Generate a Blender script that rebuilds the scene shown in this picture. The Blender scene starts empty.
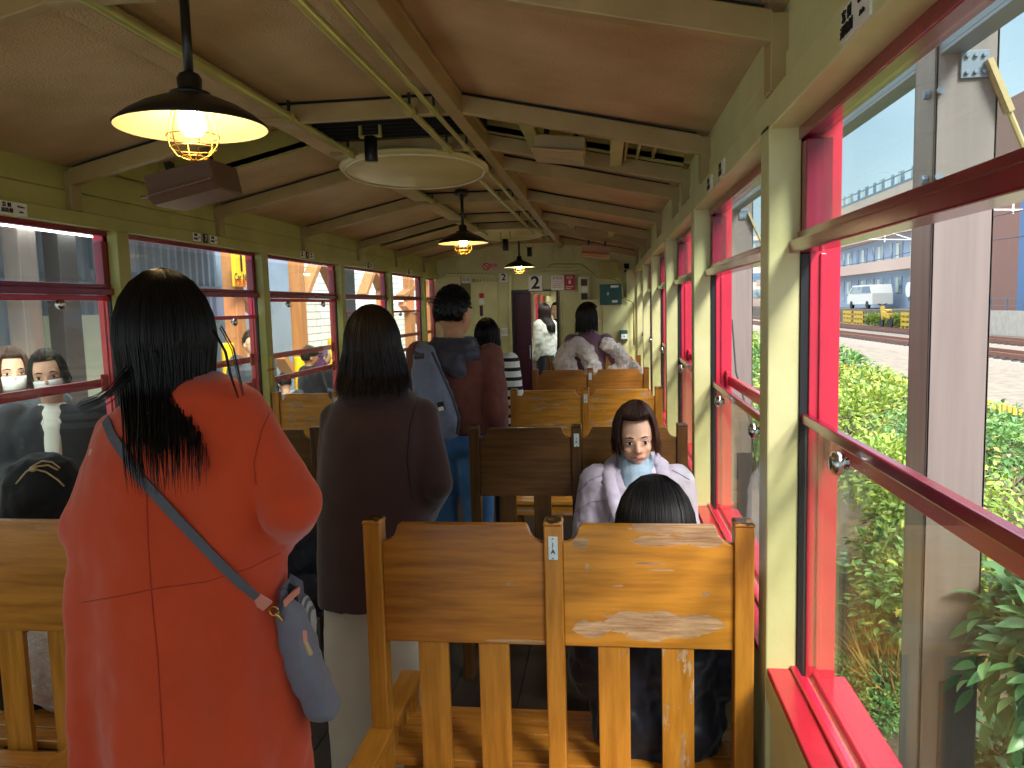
import bpy, bmesh, math, random
from mathutils import Vector, Matrix
from mathutils.bvhtree import BVHTree
random.seed(7)
R = random.Random(11)
C = bpy.context.scene.collection
V = Vector
PI = math.pi
# ------------------------------------------------------------------ camera
F = 770.0; CAMZ = 1.55
d = V((94, 80, -F)).normalized(); u0 = V((-.0147, 1, 0))
rt = d.cross(u0).normalized(); up = rt.cross(d)
CAM = Matrix((rt, d, up))                      # camera axes -> world
EYE = V((0, 0, CAMZ))
def ray(x, y): return CAM @ V((x-512, 384-y, -F))
def onY(x, y, Y): r = ray(x, y); return EYE + r*(Y/r.y)
def onX(x, y, X): r = ray(x, y); return EYE + r*(X/r.x)
def onZ(x, y, Z): r = ray(x, y); return EYE + r*((Z-CAMZ)/r.z)
cd = bpy.data.cameras.new('camera'); cam = bpy.data.objects.new('camera', cd); C.objects.link(cam)
cd.sensor_width = 36; cd.lens = F*36/1024; cd.clip_start = .02; cd.clip_end = 500
cam.matrix_world = Matrix.Translation(EYE) @ CAM.to_4x4()
bpy.context.scene.camera = cam
# ------------------------------------------------------------------ materials
def lin(h):
    h = h.lstrip('#'); o = []
    for i in (0, 2, 4):
        c = int(h[i:i+2], 16)/255; o.append(c/12.92 if c <= .04045 else ((c+.055)/1.055)**2.4)
    return (*o, 1)
class NT:
    def __init__(s, name):
        s.m = bpy.data.materials.new(name); s.m.use_nodes = True; s.t = s.m.node_tree
        s.n = s.t.nodes; s.l = s.t.links; s.b = s.n['Principled BSDF']; s.o = s.n['Material Output']
    def add(s, ty, **k):
        n = s.n.new(ty)
        for a, v in k.items(): setattr(n, a, v)
        return n
    def tc(s, kind='Object', scale=(1,1,1), loc=(0,0,0), rnd=True):
        t = s.add('ShaderNodeTexCoord'); mp = s.add('ShaderNodeMapping'); mp.inputs['Scale'].default_value = scale; mp.inputs['Location'].default_value = loc
        src = t.outputs[kind]
        if rnd:
            oi = s.add('ShaderNodeObjectInfo'); va = s.add('ShaderNodeVectorMath', operation='MULTIPLY_ADD')
            s.l.new(oi.outputs['Random'], va.inputs[0]); va.inputs[1].default_value = (7, 11, 5); s.l.new(src, va.inputs[2]); src = va.outputs[0]
        s.l.new(src, mp.inputs[0]); return mp.outputs[0]
    def noise(s, vec, scale, detail=4, rough=.55):
        n = s.add('ShaderNodeTexNoise'); n.inputs['Scale'].default_value = scale; n.inputs['Detail'].default_value = detail
        n.inputs['Roughness'].default_value = rough; s.l.new(vec, n.inputs['Vector']); return n.outputs['Fac']
    def ramp(s, fac, stops):
        r = s.add('ShaderNodeValToRGB'); e = r.color_ramp.elements
        while len(e) < len(stops): e.new(.5)
        for el, (p, c) in zip(e, stops): el.position = p; el.color = c if len(c) == 4 else (*c, 1)
        s.l.new(fac, r.inputs[0]); return r.outputs[0]
    def mix(s, fac, a, b):
        m = s.add('ShaderNodeMix', data_type='RGBA')
        for i, v in ((0, fac), (6, a), (7, b)):
            if isinstance(v, (tuple, float, int)): m.inputs[i].default_value = v
            else: s.l.new(v, m.inputs[i])
        return m.outputs[2]
    def bump(s, h, strength=.3, dist=.01):
        b = s.add('ShaderNodeBump'); b.inputs['Strength'].default_value = strength; b.inputs['Distance'].default_value = dist
        s.l.new(h, b.inputs['Height']); s.l.new(b.outputs[0], s.b.inputs['Normal'])
    def col(s, c):
        if isinstance(c, tuple): s.b.inputs['Base Color'].default_value = c
        else: s.l.new(c, s.b.inputs['Base Color'])
def mat(name, c, rough=.5, metal=0., c2=None, ns=6, amt=(.35, .7), bs=0, bst=.2, bd=.004, spec=.5, coat=0., stretch=(1,1,1), sheen=0.):
    n = NT(name); c = lin(c)
    vec = n.tc('Object', stretch)
    if c2: n.col(n.mix(n.ramp(n.noise(vec, ns), [(amt[0], (0,0,0)), (amt[1], (1,1,1))]), c, lin(c2)))
    else: n.col(c)
    n.b.inputs['Roughness'].default_value = rough; n.b.inputs['Metallic'].default_value = metal
    n.b.inputs['Specular IOR Level'].default_value = spec; n.b.inputs['Coat Weight'].default_value = coat; n.b.inputs['Coat Roughness'].default_value = .15
    n.b.inputs['Sheen Weight'].default_value = sheen
    if bs: n.bump(n.noise(vec, bs, 3), bst, bd)
    return n.m
def emit(name, c, st):
    n = NT(name); n.col(lin(c)); n.b.inputs['Emission Color'].default_value = lin(c); n.b.inputs['Emission Strength'].default_value = st; return n.m
def glass(name, tint='ffffff', haze=.04, refl=1.0):
    n = NT(name); tr = n.add('ShaderNodeBsdfTransparent'); tr.inputs[0].default_value = lin(tint)
    gl = n.add('ShaderNodeBsdfGlossy'); gl.inputs['Roughness'].default_value = .02
    lw = n.add('ShaderNodeLayerWeight'); lw.inputs[0].default_value = .5
    pw = n.add('ShaderNodeMath', operation='POWER'); n.l.new(lw.outputs['Facing'], pw.inputs[0]); pw.inputs[1].default_value = 5
    mm = n.add('ShaderNodeMath', operation='MULTIPLY_ADD'); n.l.new(pw.outputs[0], mm.inputs[0]); mm.inputs[1].default_value = .35*refl; mm.inputs[2].default_value = .03*refl
    a = n.add('ShaderNodeMixShader'); n.l.new(mm.outputs[0], a.inputs[0]); n.l.new(tr.outputs[0], a.inputs[1]); n.l.new(gl.outputs[0], a.inputs[2])
    df = n.add('ShaderNodeBsdfDiffuse'); df.inputs[0].default_value = (.9,.9,.9,1)
    b = n.add('ShaderNodeMixShader'); b.inputs[0].default_value = haze; n.l.new(a.outputs[0], b.inputs[1]); n.l.new(df.outputs[0], b.inputs[2])
    n.l.new(b.outputs[0], n.o.inputs[0]); return n.m
def wood(name, base, dark, bare, wear=.62, axis='X', rough=.28, patches=None, coat=.5):
    n = NT(name); st = {'X': (1.2, 14, 14), 'Z': (14, 14, 1.2), 'Y': (14, 1.2, 14)}[axis]
    v = n.tc('Object', st, rnd=patches is None); v1 = n.tc('Object', (1,1,1), rnd=patches is None)
    g = n.ramp(n.noise(v, 3.2, 6, .6), [(.3, lin(dark)), (.62, lin(base))])
    st2 = {'X': (3, 9, 9), 'Z': (9, 9, 3), 'Y': (9, 3, 9)}[axis]
    v2 = n.tc('Object', st2, loc=(3,1,2), rnd=patches is None)
    w = n.noise(v2, 2.4, 8, .62)
    mask = n.ramp(w, [(wear, (0,0,0)), (wear+.012, (1,1,1))])
    if patches:                                  # worn-through spots where the varnish has flaked off
        sep = n.add('ShaderNodeSeparateXYZ'); n.l.new(v1, sep.inputs[0])
        tot = None
        nz = n.noise(v2, 4, 6, .6)
        for (px, pz, rx, rz) in patches:
            def sub(o, val, rr):
                a = n.add('ShaderNodeMath', operation='SUBTRACT'); n.l.new(o, a.inputs[0]); a.inputs[1].default_value = val
                b = n.add('ShaderNodeMath', operation='DIVIDE'); n.l.new(a.outputs[0], b.inputs[0]); b.inputs[1].default_value = rr
                c = n.add('ShaderNodeMath', operation='POWER'); ab = n.add('ShaderNodeMath', operation='ABSOLUTE'); n.l.new(b.outputs[0], ab.inputs[0])
                n.l.new(ab.outputs[0], c.inputs[0]); c.inputs[1].default_value = 2; return c.outputs[0]
            s1 = n.add('ShaderNodeMath', operation='ADD'); n.l.new(sub(sep.outputs[0], px, rx), s1.inputs[0]); n.l.new(sub(sep.outputs[2], pz, rz), s1.inputs[1])
            f = n.add('ShaderNodeMath', operation='SUBTRACT'); f.inputs[0].default_value = 1; n.l.new(s1.outputs[0], f.inputs[1])
            if tot is None: tot = f.outputs[0]
            else:
                m = n.add('ShaderNodeMath', operation='MAXIMUM'); n.l.new(tot, m.inputs[0]); n.l.new(f.outputs[0], m.inputs[1]); tot = m.outputs[0]
        k = n.add('ShaderNodeMath', operation='MULTIPLY_ADD'); n.l.new(nz, k.inputs[0]); k.inputs[1].default_value = 2.6; k.inputs[2].default_value = -1.25
        ad = n.add('ShaderNodeMath', operation='ADD'); n.l.new(k.outputs[0], ad.inputs[0]); n.l.new(tot, ad.inputs[1])
        pm = n.ramp(ad.outputs[0], [(.30, (0,0,0)), (.33, (1,1,1))])
        mx = n.add('ShaderNodeMix', data_type='RGBA', blend_type='LIGHTEN'); mx.inputs[0].default_value = 1; n.l.new(mask, mx.inputs[6]); n.l.new(pm, mx.inputs[7]); mask = mx.outputs[2]
    bc = n.ramp(n.noise(v, 5, 6, .7), [(.3, lin('7d5232')), (.65, lin(bare))])
    n.col(n.mix(mask, g, bc))
    sp = n.add('ShaderNodeSeparateXYZ'); n.l.new(v1, sp.inputs[0])
    if patches is not None or True:              # varnish blackened and chipped along the top edges
        n0 = n.noise(n.tc('Object', (26, 26, 26), rnd=False), 1.0, 4, .6); so_ = n.add('ShaderNodeSeparateXYZ'); n.l.new(n.tc('Object', rnd=False), so_.inputs[0])
        tm = n.add('ShaderNodeMath', operation='MULTIPLY_ADD'); n.l.new(n0, tm.inputs[0]); tm.inputs[1].default_value = .045; n.l.new(so_.outputs[2], tm.inputs[2])
        tg = n.add('ShaderNodeMath', operation='GREATER_THAN'); n.l.new(tm.outputs[0], tg.inputs[0]); tg.inputs[1].default_value = 1.1485
        n.col(n.mix(tg.outputs[0], n.b.inputs['Base Color'].links[0].from_socket, lin('33200f')))
    rr = n.ramp(mask, [(0, (rough,)*3), (1, (.75,)*3)]); n.l.new(rr, n.b.inputs['Roughness'])
    n.b.inputs['Coat Weight'].default_value = 0
    iv = n.add('ShaderNodeMath', operation='MULTIPLY_ADD'); n.l.new(mask, iv.inputs[0]); iv.inputs[1].default_value = -1; iv.inputs[2].default_value = 1
    n.bump(iv.outputs[0], .5, .0015)
    return n.m
M = {}
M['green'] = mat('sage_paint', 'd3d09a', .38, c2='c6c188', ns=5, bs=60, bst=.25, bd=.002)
M['olive'] = mat('olive_shaded_sage_paint', 'b3ad60', .42, c2='a09a4e', ns=4, bs=70, bst=.35, bd=.002)  # sage darkened for the shaded left wall; also olive roof fittings
M['ceil'] = mat('ceiling_board', 'cdb083', .5, c2='b0905c', ns=2.5, bs=110, bst=1., bd=.006)
M['red'] = mat('crimson_paint', 'd0203f', .25, c2='c01c38', ns=8, bs=40, bst=.1, bd=.001, coat=.3)
M['dred'] = mat('shaded_crimson_paint', '8c1030', .22, c2='7a0c28', ns=8, bs=40, bst=.1, bd=.001, coat=.4)  # crimson with its shade put into the colour, for sashes and rails
M['track'] = mat('black_rubber', '17181b', .5)
M['dark'] = mat('void_shade', '0c0b0a', .8)  # near-black standing in for the shade inside vents, gaps and openings
M['floor'] = mat('floor_boards', '3a2c22', .55, c2='2a1f18', ns=8, stretch=(8,1,1))
M['honey'] = wood('honey_wood', 'bd7c2c', '93591a', 'b98f62', .66, 'X')
M['honeyz'] = wood('honey_wood_upright', 'c0802e', '9a611c', 'b98f62', .66, 'Z')
M['walnut'] = wood('walnut_wood', '6e4a22', '4a3012', '9a7040', .72, 'X')
M['walnutz'] = wood('walnut_wood_upright', '5e3e1c', '3e2810', '9a7040', .72, 'Z')
M['honeyw'] = wood('worn_honey_wood', 'd09034', 'aa6c1e', 'c9a37a', .56, 'X')
M['brown'] = wood('brown_wood', 'a06a2c', '7c4a1a', 'b98f62', .74, 'X'); M['brownz'] = wood('brown_wood_upright', '96622a', '704418', 'b98f62', .74, 'Z')
M['white'] = mat('white_enamel', 'e8e6dc', .4)
M['black'] = mat('black_enamel', '141210', .35)
M['ink'] = mat('black_ink', '0a0a0a', .6)
M['redink'] = mat('red_ink', 'b8141c', .5)
M['cream_'] = mat('rim_enamel', 'e8dcb4', .25)
M['chrome'] = mat('chrome', 'c8c8c8', .2, metal=1)
M['gold'] = mat('brass', 'c9a04a', .3, metal=1)
M['teal'] = mat('teal_box_paint', '2c5854', .4)
M['glass'] = glass('window_glass', 'f4fbf8', .025, 1.0)
M['glass2'] = glass('sash_glass', 'f0f3ea', .03, 1.3)
# ------------------------------------------------------------------ mesh tools
W = {}
def link(o, parent=None):
    C.objects.link(o)
    if parent: o.parent = parent
def empty(name, loc=(0,0,0)):
    o = bpy.data.objects.new(name, None); o.location = loc; o.empty_display_size = .1; C.objects.link(o); W[o.name] = V(loc); return o
def tag(o, label=None, cat=None, group=None, kind=None):
    if label: o['label'] = label
    if cat: o['category'] = cat
    if group: o['group'] = group
    if kind: o['kind'] = kind
    return o
def thing(name, label, cat, loc=(0,0,0), group=None): return tag(empty(name, loc), label, cat, group)
class MB:
    def __init__(s): s.bm = bmesh.new()
    def box(s, x0, x1, y0, y1, z0, z1):
        vs = [s.bm.verts.new(p) for p in ((x0,y0,z0),(x1,y0,z0),(x1,y1,z0),(x0,y1,z0),(x0,y0,z1),(x1,y0,z1),(x1,y1,z1),(x0,y1,z1))]
        for f in ((0,3,2,1),(4,5,6,7),(0,1,5,4),(1,2,6,5),(2,3,7,6),(3,0,4,7)): s.bm.faces.new([vs[i] for i in f])
        return s
    def bar(s, p, q, w, h, upv=(0,0,1)):
        p, q = V(p), V(q); t = (q-p).normalized(); a = t.cross(V(upv)).normalized(); b = a.cross(t)
        vs = []
        for e in (p, q):
            for sa, sb in ((-1,-1),(1,-1),(1,1),(-1,1)): vs.append(s.bm.verts.new(e+a*sa*w/2+b*sb*h/2))
        for f in ((3,2,1,0),(4,5,6,7),(0,1,5,4),(1,2,6,5),(2,3,7,6),(3,0,4,7)): s.bm.faces.new([vs[i] for i in f])
        return s
    def loft(s, rings, close=True, capa=True, capb=True):
        L = [[s.bm.verts.new(p) for p in r] for r in rings]; n = len(L[0])
        for a, b in zip(L, L[1:]):
            for i in range(n if close else n-1):
                j = (i+1) % n; s.bm.faces.new((a[i], a[j], b[j], b[i]))
        if capa: s.bm.faces.new(L[0][::-1])
        if capb: s.bm.faces.new(L[-1])
        return s
    def tube(s, pts, r, n=8, caps=True):
        pts = [V(p) for p in pts]; rs = r if isinstance(r, (list, tuple)) else [r]*len(pts); rings = []; ref = None
        for i, p in enumerate(pts):
            t = (pts[min(i+1, len(pts)-1)]-pts[max(i-1, 0)])
            if t.length < 1e-9: t = V((0,0,1))
            t.normalize()
            if ref is None: ref = V((0,0,1)) if abs(t.z) < .9 else V((1,0,0))
            a = (ref-t*ref.dot(t))
            if a.length < 1e-4: a = t.orthogonal()
            a.normalize(); b = t.cross(a); ref = a
            rings.append([p+(a*math.cos(2*PI*k/n)+b*math.sin(2*PI*k/n))*rs[i] for k in range(n)])
        return s.loft(rings, True, caps, caps)
    def ribbon(s, pts, w, th, side):
        pts = [V(p) for p in pts]; rings = []
        for i, p in enumerate(pts):
            t = (pts[min(i+1, len(pts)-1)]-pts[max(i-1, 0)]).normalized(); sd = V(side[i] if isinstance(side, list) else side)
            sd = (sd-t*sd.dot(t)).normalized(); nn = t.cross(sd); ww = w[i] if isinstance(w, list) else w
            rings.append([p-sd*ww/2-nn*th/2, p+sd*ww/2-nn*th/2, p+sd*ww/2+nn*th/2, p-sd*ww/2+nn*th/2])
        return s.loft(rings)
    def lathe(s, c, prof, n=32, axis='Z', capa=True, capb=True):
        c = V(c); rings = []
        for r, h in prof:
            ring = []
            for k in range(n):
                a = 2*PI*k/n; x, y = r*math.cos(a), r*math.sin(a)
                ring.append(c+(V((x, y, h)) if axis == 'Z' else V((x, h, y)) if axis == 'Y' else V((h, x, y))))
            rings.append(ring)
        return s.loft(rings, True, capa, capb)
    def prism(s, pts, y0, y1):                   # outline in x,z extruded along y
        a = [s.bm.verts.new((x, y0, z)) for x, z in pts]; b = [s.bm.verts.new((x, y1, z)) for x, z in pts]; n = len(pts)
        s.bm.faces.new(a); s.bm.faces.new(b[::-1])
        for i in range(n): j = (i+1) % n; s.bm.faces.new((a[j], a[i], b[i], b[j]))
        return s
    def prismx(s, pts, x0, x1):                  # outline in y,z extruded along x
        a = [s.bm.verts.new((x0, y, z)) for y, z in pts]; b = [s.bm.verts.new((x1, y, z)) for y, z in pts]; n = len(pts)
        s.bm.faces.new(a[::-1]); s.bm.faces.new(b)
        for i in range(n): j = (i+1) % n; s.bm.faces.new((a[i], a[j], b[j], b[i]))
        return s
    def ell(s, c, r, nu=16, nv=10, rot=None):
        c = V(c); r = V(r if not isinstance(r, (int, float)) else (r, r, r)); rings = []
        for i in range(1, nv):
            ph = PI*i/nv; ring = []
            for k in range(nu):
                a = 2*PI*k/nu; p = V((r.x*math.sin(ph)*math.cos(a), r.y*math.sin(ph)*math.sin(a), -r.z*math.cos(ph)))
                ring.append(c+(rot @ p if rot else p))
            rings.append(ring)
        return s.loft(rings)
    def cap(s, p, q, r0, r1, n=12):
        p, q = V(p), V(q); t = (q-p); L = t.length; t = t.normalized() if L > 1e-6 else V((0,0,1)); a = t.orthogonal().normalized(); b = t.cross(a); rings = []
        for k in range(4):
            ph = PI/2*(k+.4)/4; rr = r0*math.sin(ph); o = p-t*r0*math.cos(ph); rings.append([o+(a*math.cos(2*PI*i/n)+b*math.sin(2*PI*i/n))*rr for i in range(n)])
        for k in range(4):
            ph = PI/2*(4-k-.4+.0)/4; rr = r1*math.sin(ph); o = q+t*r1*math.cos(ph); rings.append([o+(a*math.cos(2*PI*i/n)+b*math.sin(2*PI*i/n))*rr for i in range(n)])
        return s.loft(rings)
    def tilt(s, y, k=.07):
        for v in s.bm.verts: v.co.z -= (v.co.y-y)*k
        return s
    def build(s, name, m, parent=None, smooth=False, bevel=0, kind=None, rings_mat=None):
        bm = s.bm; bmesh.ops.recalc_face_normals(bm, faces=bm.faces[:])
        if parent is None:
            xs = [v.co for v in bm.verts]; o0 = V(((min(v.x for v in xs)+max(v.x for v in xs))/2, (min(v.y for v in xs)+max(v.y for v in xs))/2, min(v.z for v in xs)))
        else: o0 = W[parent.name]
        for v in bm.verts: v.co -= o0
        me = bpy.data.meshes.new(name); bm.to_mesh(me); bm.free()
        if smooth:
            me.polygons.foreach_set('use_smooth', [True]*len(me.polygons))
        for mm in (m if isinstance(m, list) else [m]): me.materials.append(mm)
        o = bpy.data.objects.new(name, me)
        if parent is None: o.location = o0
        link(o, parent); W[o.name] = o0
        if bevel:
            b = o.modifiers.new('bevel', 'BEVEL'); b.width = bevel; b.segments = 2; b.limit_method = 'ANGLE'; b.angle_limit = .6
        if kind: o['kind'] = kind
        return o
def struct(name, mb, m, **k): return mb.build(name, m, kind='structure', **k)
def bake(o, smooth=True):
    bpy.context.view_layer.update()
    dg = bpy.context.evaluated_depsgraph_get(); me = bpy.data.meshes.new_from_object(o.evaluated_get(dg)); o.modifiers.clear()
    old = o.data; mats = [m for m in old.materials]; o.data = me
    if not me.materials:
        for m in mats: me.materials.append(m)
    if smooth: me.polygons.foreach_set('use_smooth', [True]*len(me.polygons))
    bpy.data.meshes.remove(old); return o
def fuse(o, vox=.012, it=6, disp=0, dsize=.12):
    m = o.modifiers.new('r', 'REMESH'); m.mode = 'VOXEL'; m.voxel_size = vox; m.use_smooth_shade = True
    s = o.modifiers.new('s', 'SMOOTH'); s.factor = .6; s.iterations = it
    if disp:
        tx = bpy.data.textures.new('folds', 'CLOUDS'); tx.noise_scale = dsize; tx.noise_depth = 2
        dm = o.modifiers.new('d', 'DISPLACE'); dm.texture = tx; dm.strength = disp; dm.mid_level = .5; dm.texture_coords = 'LOCAL'
    return bake(o)
def text(s, name, m, parent, pos, size, face='-Y', depth=.001, sx=1., align='CENTER', bold=0.):
    cu = bpy.data.curves.new('lettering', 'FONT'); cu.body = s; cu.size = size; cu.extrude = depth; cu.align_x = align; cu.align_y = 'CENTER'; cu.offset = bold
    t = bpy.data.objects.new('lettering', cu); C.objects.link(t); bpy.context.view_layer.update()
    me = bpy.data.meshes.new_from_object(t.evaluated_get(bpy.context.evaluated_depsgraph_get())); bpy.data.objects.remove(t)
    Rm = {'-Y': Matrix(((1,0,0),(0,0,-1),(0,1,0))), '+X': Matrix(((0,0,1),(1,0,0),(0,1,0))), '-X': Matrix(((0,0,-1),(-1,0,0),(0,1,0)))}[face]
    for v in me.vertices: v.co = Rm @ V((v.co.x*sx, v.co.y, v.co.z)) + V(pos) - (W[parent.name] if parent else V())
    me.materials.clear(); me.materials.append(m)
    o = bpy.data.objects.new(name, me); link(o, parent); W[o.name] = W[parent.name] if parent else V(); return o

# ------------------------------------------------------------------ the carriage
XR, XL = .402, -2.43; FL = -.15; Y0, YE = -2.0, 11.2
mb = MB()
mb.box(-2.52, .5, Y0, YE+1, FL-.06, FL-.042)
for i in range(20): mb.box(-2.5+i*.15, -2.5+i*.15+.146, Y0, YE, FL-.04, FL)
struct('floor', mb, M['floor'])
def side(s, d): return (XR+d) if s > 0 else (XL-d*(.72 if d > 0 else 1))
def sbox(mb, s, d0, d1, y0, y1, z0, z1):
    a, b = side(s, d0), side(s, d1); mb.box(min(a, b), max(a, b), y0, y1, z0, z1)
COLS = [2.0+1.65*k for k in range(-3, 6)]
for s, nm in ((1, 'right'), (-1, 'left')):
    mb = MB()
    for y in COLS: sbox(mb, s, 0, .078, y, y+.1, FL, 1.98)
    sbox(mb, s, 0, .078, Y0, YE, 1.965+(.015 if s < 0 else 0), 2.045)                       # header
    sbox(mb, s, .03, .075, Y0, YE, 2.045, 2.135); sbox(mb, s, .035, .08, Y0, YE, 2.138, 2.26)   # boards over it
    sbox(mb, s, .012, .075, Y0, YE, FL, .555)
    sbox(mb, s, .002, .012, Y0, YE, .50, .572)
    o = struct('wall_'+nm, mb, M['olive' if s < 0 else 'green'], bevel=.004)  # left wall takes the sage with shade mixed into its colour
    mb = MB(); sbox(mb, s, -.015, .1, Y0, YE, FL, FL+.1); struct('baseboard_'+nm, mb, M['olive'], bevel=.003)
# sills
sash_top = {(1, 0): 1.262, (1, -1): 1.262, (1, 1): 1.18, (1, 2): 1.18, (-1, 2): 1.54, (-1, 4): 1.54, (-1, 5): 1.54}
wn = 0
def window(s, k):
    global wn; wn += 1
    ya, yb = COLS[k]+.1, (COLS[k+1] if k+1 < len(COLS) else YE-.12)
    kk = k-2                                      # bay 0 is the one beside the camera
    root = empty('window_%d' % wn, (side(s, .1), (ya+yb)/2, .43)); root['kind'] = 'structure'
    # fixed frame: deep crimson boards outside the columns
    mb = MB()
    sbox(mb, s, .098, .17, yb-.012, yb+.10, .57, 2.0); sbox(mb, s, .098, .17, ya-.10, ya+.012, .57, 2.0); sbox(mb, s, .12, .17, ya, yb, 1.985, 2.02)
    sbox(mb, s, .12, .135, yb-.02, yb-.01, .60, 1.66)
    mb.build('frame', M['red'], root, bevel=.003)
    mb = MB(); sbox(mb, s, .07, .118, ya, yb, 1.935+(.02 if s < 0 else 0), 1.975+(.015 if s < 0 else 0))
    sbox(mb, s, .078, .14, yb-.045, yb, 1.70, 1.93); sbox(mb, s, .078, .14, ya, ya+.045, 1.70, 1.93)
    sbox(mb, s, .07, .12, ya-.01, yb+.01, 1.695, 1.715)
    mb.build('upper_sash', M['dred'], root, bevel=.003)
    mb = MB(); sbox(mb, s, .05, .115, ya-.012, yb+.012, 1.662, 1.694); mb.build('transom_rail', M['dred'], root, bevel=.004)
    mb = MB(); sbox(mb, s, .098, .102, ya+.04, yb-.04, 1.712, 1.932); mb.build('pane', M['glass'], root)
    mb = MB(); sbox(mb, s, .078, .099, yb-.006, yb+.012, .57, 1.66); sbox(mb, s, .078, .099, ya-.012, ya+.006, .57, 1.66)
    mb.build('sash_track', M['track'], root)
    mb = MB(); sbox(mb, s, .004, .075, ya-.005, yb+.005, .568, .588); sbox(mb, s, .085, .2, ya, yb, .555, .572); sbox(mb, s, .115, .13, ya, yb, .572, .587)
    sbox(mb, s, .062, .078, ya, yb, .588, .598)
    mb.build('sill', M['red'], root, bevel=.003)
    zt = sash_top.get((s, kk), 1.66 if s < 0 else 1.2)
    sa = MB(); sbox(sa, s, .082, .104, ya+.004, yb-.004, zt-.026, zt); o = sa.build('lower_sash', M['red' if s < 0 else 'dred'], root, bevel=.004)
    g = MB(); sbox(g, s, .091, .095, ya+.008, yb-.008, .59, zt-.022); g.build('pane', M['glass2'], o)
    for yy in (yb-.40, ya+.40):
        h = MB(); x = side(s, .082); sg = -1 if s > 0 else 1
        h.lathe((x, yy, zt-.045), [(.012, .004*sg), (.012, sg*.012), (.021, sg*.014), (.025, sg*.022), (.024, sg*.034), (.012, sg*.040)], 14, axis='X')
        h.build('knob', M['chrome'], o, smooth=True)
    for z in ((1.185,) if s > 0 else ((1.22,) if kk < 2 else (1.22, 1.04))):
        b = MB(); sbox(b, s, .15, .172, ya-.02, yb+.02, z-.022, z+.022)
        sbox(b, s, .138, .152, yb-.06, yb-.01, z-.04, z+.045)
        b.build('guard_rail', M['red'], root, bevel=.004)
for k in range(len(COLS)): window(1, k)
for k in range(1, len(COLS)): window(-1, k)
# roof: eaves - left purlin - ridge beam - eaves
EV, TOP = 2.245, 2.465; XA, XB = -1.46, -.60
def roofpanel(mb, y0, y1, up_=0, holes=False):
    for (xa, za, xb, zb) in ((XL-.08, EV-.012, XA, TOP), (XA, TOP, XB, TOP), (XB, TOP, XR+.08, EV-.012)):
        a = [(xa, za+up_), (xb, zb+up_), (xb, zb+.03+up_), (xa, za+.03+up_)]; mb.prism(a, y0, y1)
mb = MB()
VENT = [(3.42, 4.08), (7.62, 8.28)]
ys = [Y0]+[v for p in VENT for v in p]+[YE]
for i in range(0, len(ys), 2): roofpanel(mb, ys[i], ys[i+1])
for a, b in VENT: roofpanel(mb, a-.03, b+.03, .13)
ceil = struct('ceiling', mb, M['ceil'])
for a, b in VENT:                                # vent wells in the roof: side boards and a black slatted block standing in for the void's shade
    mb = MB()
    for y in (a-.015, b):
        for (xa, za, xb, zb) in ((XL, EV, XA, TOP), (XA, TOP, XB, TOP), (XB, TOP, XR, EV)):
            mb.prism([(xa, za-.01), (xb, zb-.01), (xb, zb+.15), (xa, za+.15)], y, y+.015)
    mb.box(XL-.10, XL, a-.1, b+.1, 2.262, 2.42); mb.box(XR, XR+.10, a-.1, b+.1, 2.262, 2.42)
    mb.build('vent_well', M['olive'], ceil)
    mb = MB(); mb.box(XA+.0, XB-.0, a+.0, b-.0, TOP+.0, TOP+.125)
    for i in range(8): mb.box(XA+.02, XB-.02, a+.04+i*.075, a+.05+i*.075, TOP-.03, TOP+.0)
    mb.build('vent_shade_grille', M['dark'], ceil)
    mb = MB()                                    # framing across the well, right of the ridge
    for x in (-.34, .06):
        z = TOP-.065-(x-XB)*(TOP-EV)/(XR-XB); mb.box(x-.03, x+.03, a-.03, b+.05, z, z+.05)
    for x in (.10, .16, .24): mb.box(x, x+.012, a, b, EV+.03, EV+.06)
    mb.build('vent_framing', M['olive'], ceil, bevel=.003)
M['rafter'] = mat('rafter_paint', 'b09a66', .4, c2='9a8452', ns=4, bs=70, bst=.35, bd=.002)
def rafter(y, w=.045):
    mb = MB(); h = .075
    sl = (TOP-EV)/(XA-XL)
    half = y in (4.10, 8.30)
    P = [(XL+.0, EV-.012), (XA, TOP-.012), (XB, TOP-.012), (XR-.0, EV-.012)]
    Q = [(XR, EV-.012-h), (XB, TOP-.012-h), (XA, TOP-.012-h), (XL, EV-.012-h)]
    if half: P, Q = P[1:], Q[:3]
    mb.prism(P+Q, y, y+w)
    for sx, x in ((1, XL), (-1, XR))[1 if half else 0:]:            # knee bracket standing on the header
        a, b = sorted((x-sx*.04, x+sx*.006)); mb.box(a, b, y-.002, y+w+.03, 2.045, EV-.02)
    mb.build('rafter', M['rafter'], ceil, bevel=.004)
    g = MB(); pp = [(XL+.02, EV-.001), (XA, TOP-.001), (XB, TOP-.001), (XR-.02, EV-.001)]; qq = [(x_, z_-.011) for x_, z_ in pp[::-1]]
    if half: pp, qq = pp[1:], qq[:3]
    g.prism(pp+qq, y+.002, y+w-.002); g.build('rafter_gap_shade', M['dark'], ceil)  # dark strip filling the gap to paint the shade in it
RAFT = [-.82, .58, 1.96, 3.33, 4.10, 4.70, 6.10, 7.52, 8.30, 8.92, 10.32]
for y in RAFT: rafter(y)
mb = MB(); mb.box(-.66, -.60, Y0, YE, 2.375, 2.455); mb.box(-.665, -.595, Y0, YE, 2.44, 2.46); mb.build('ridge_beam', M['rafter'], ceil, bevel=.004)
mb = MB(); mb.box(-1.50, -1.40, Y0, YE, 2.40, 2.452); mb.build('purlin', M['ceil'], ceil, bevel=.004)
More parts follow.
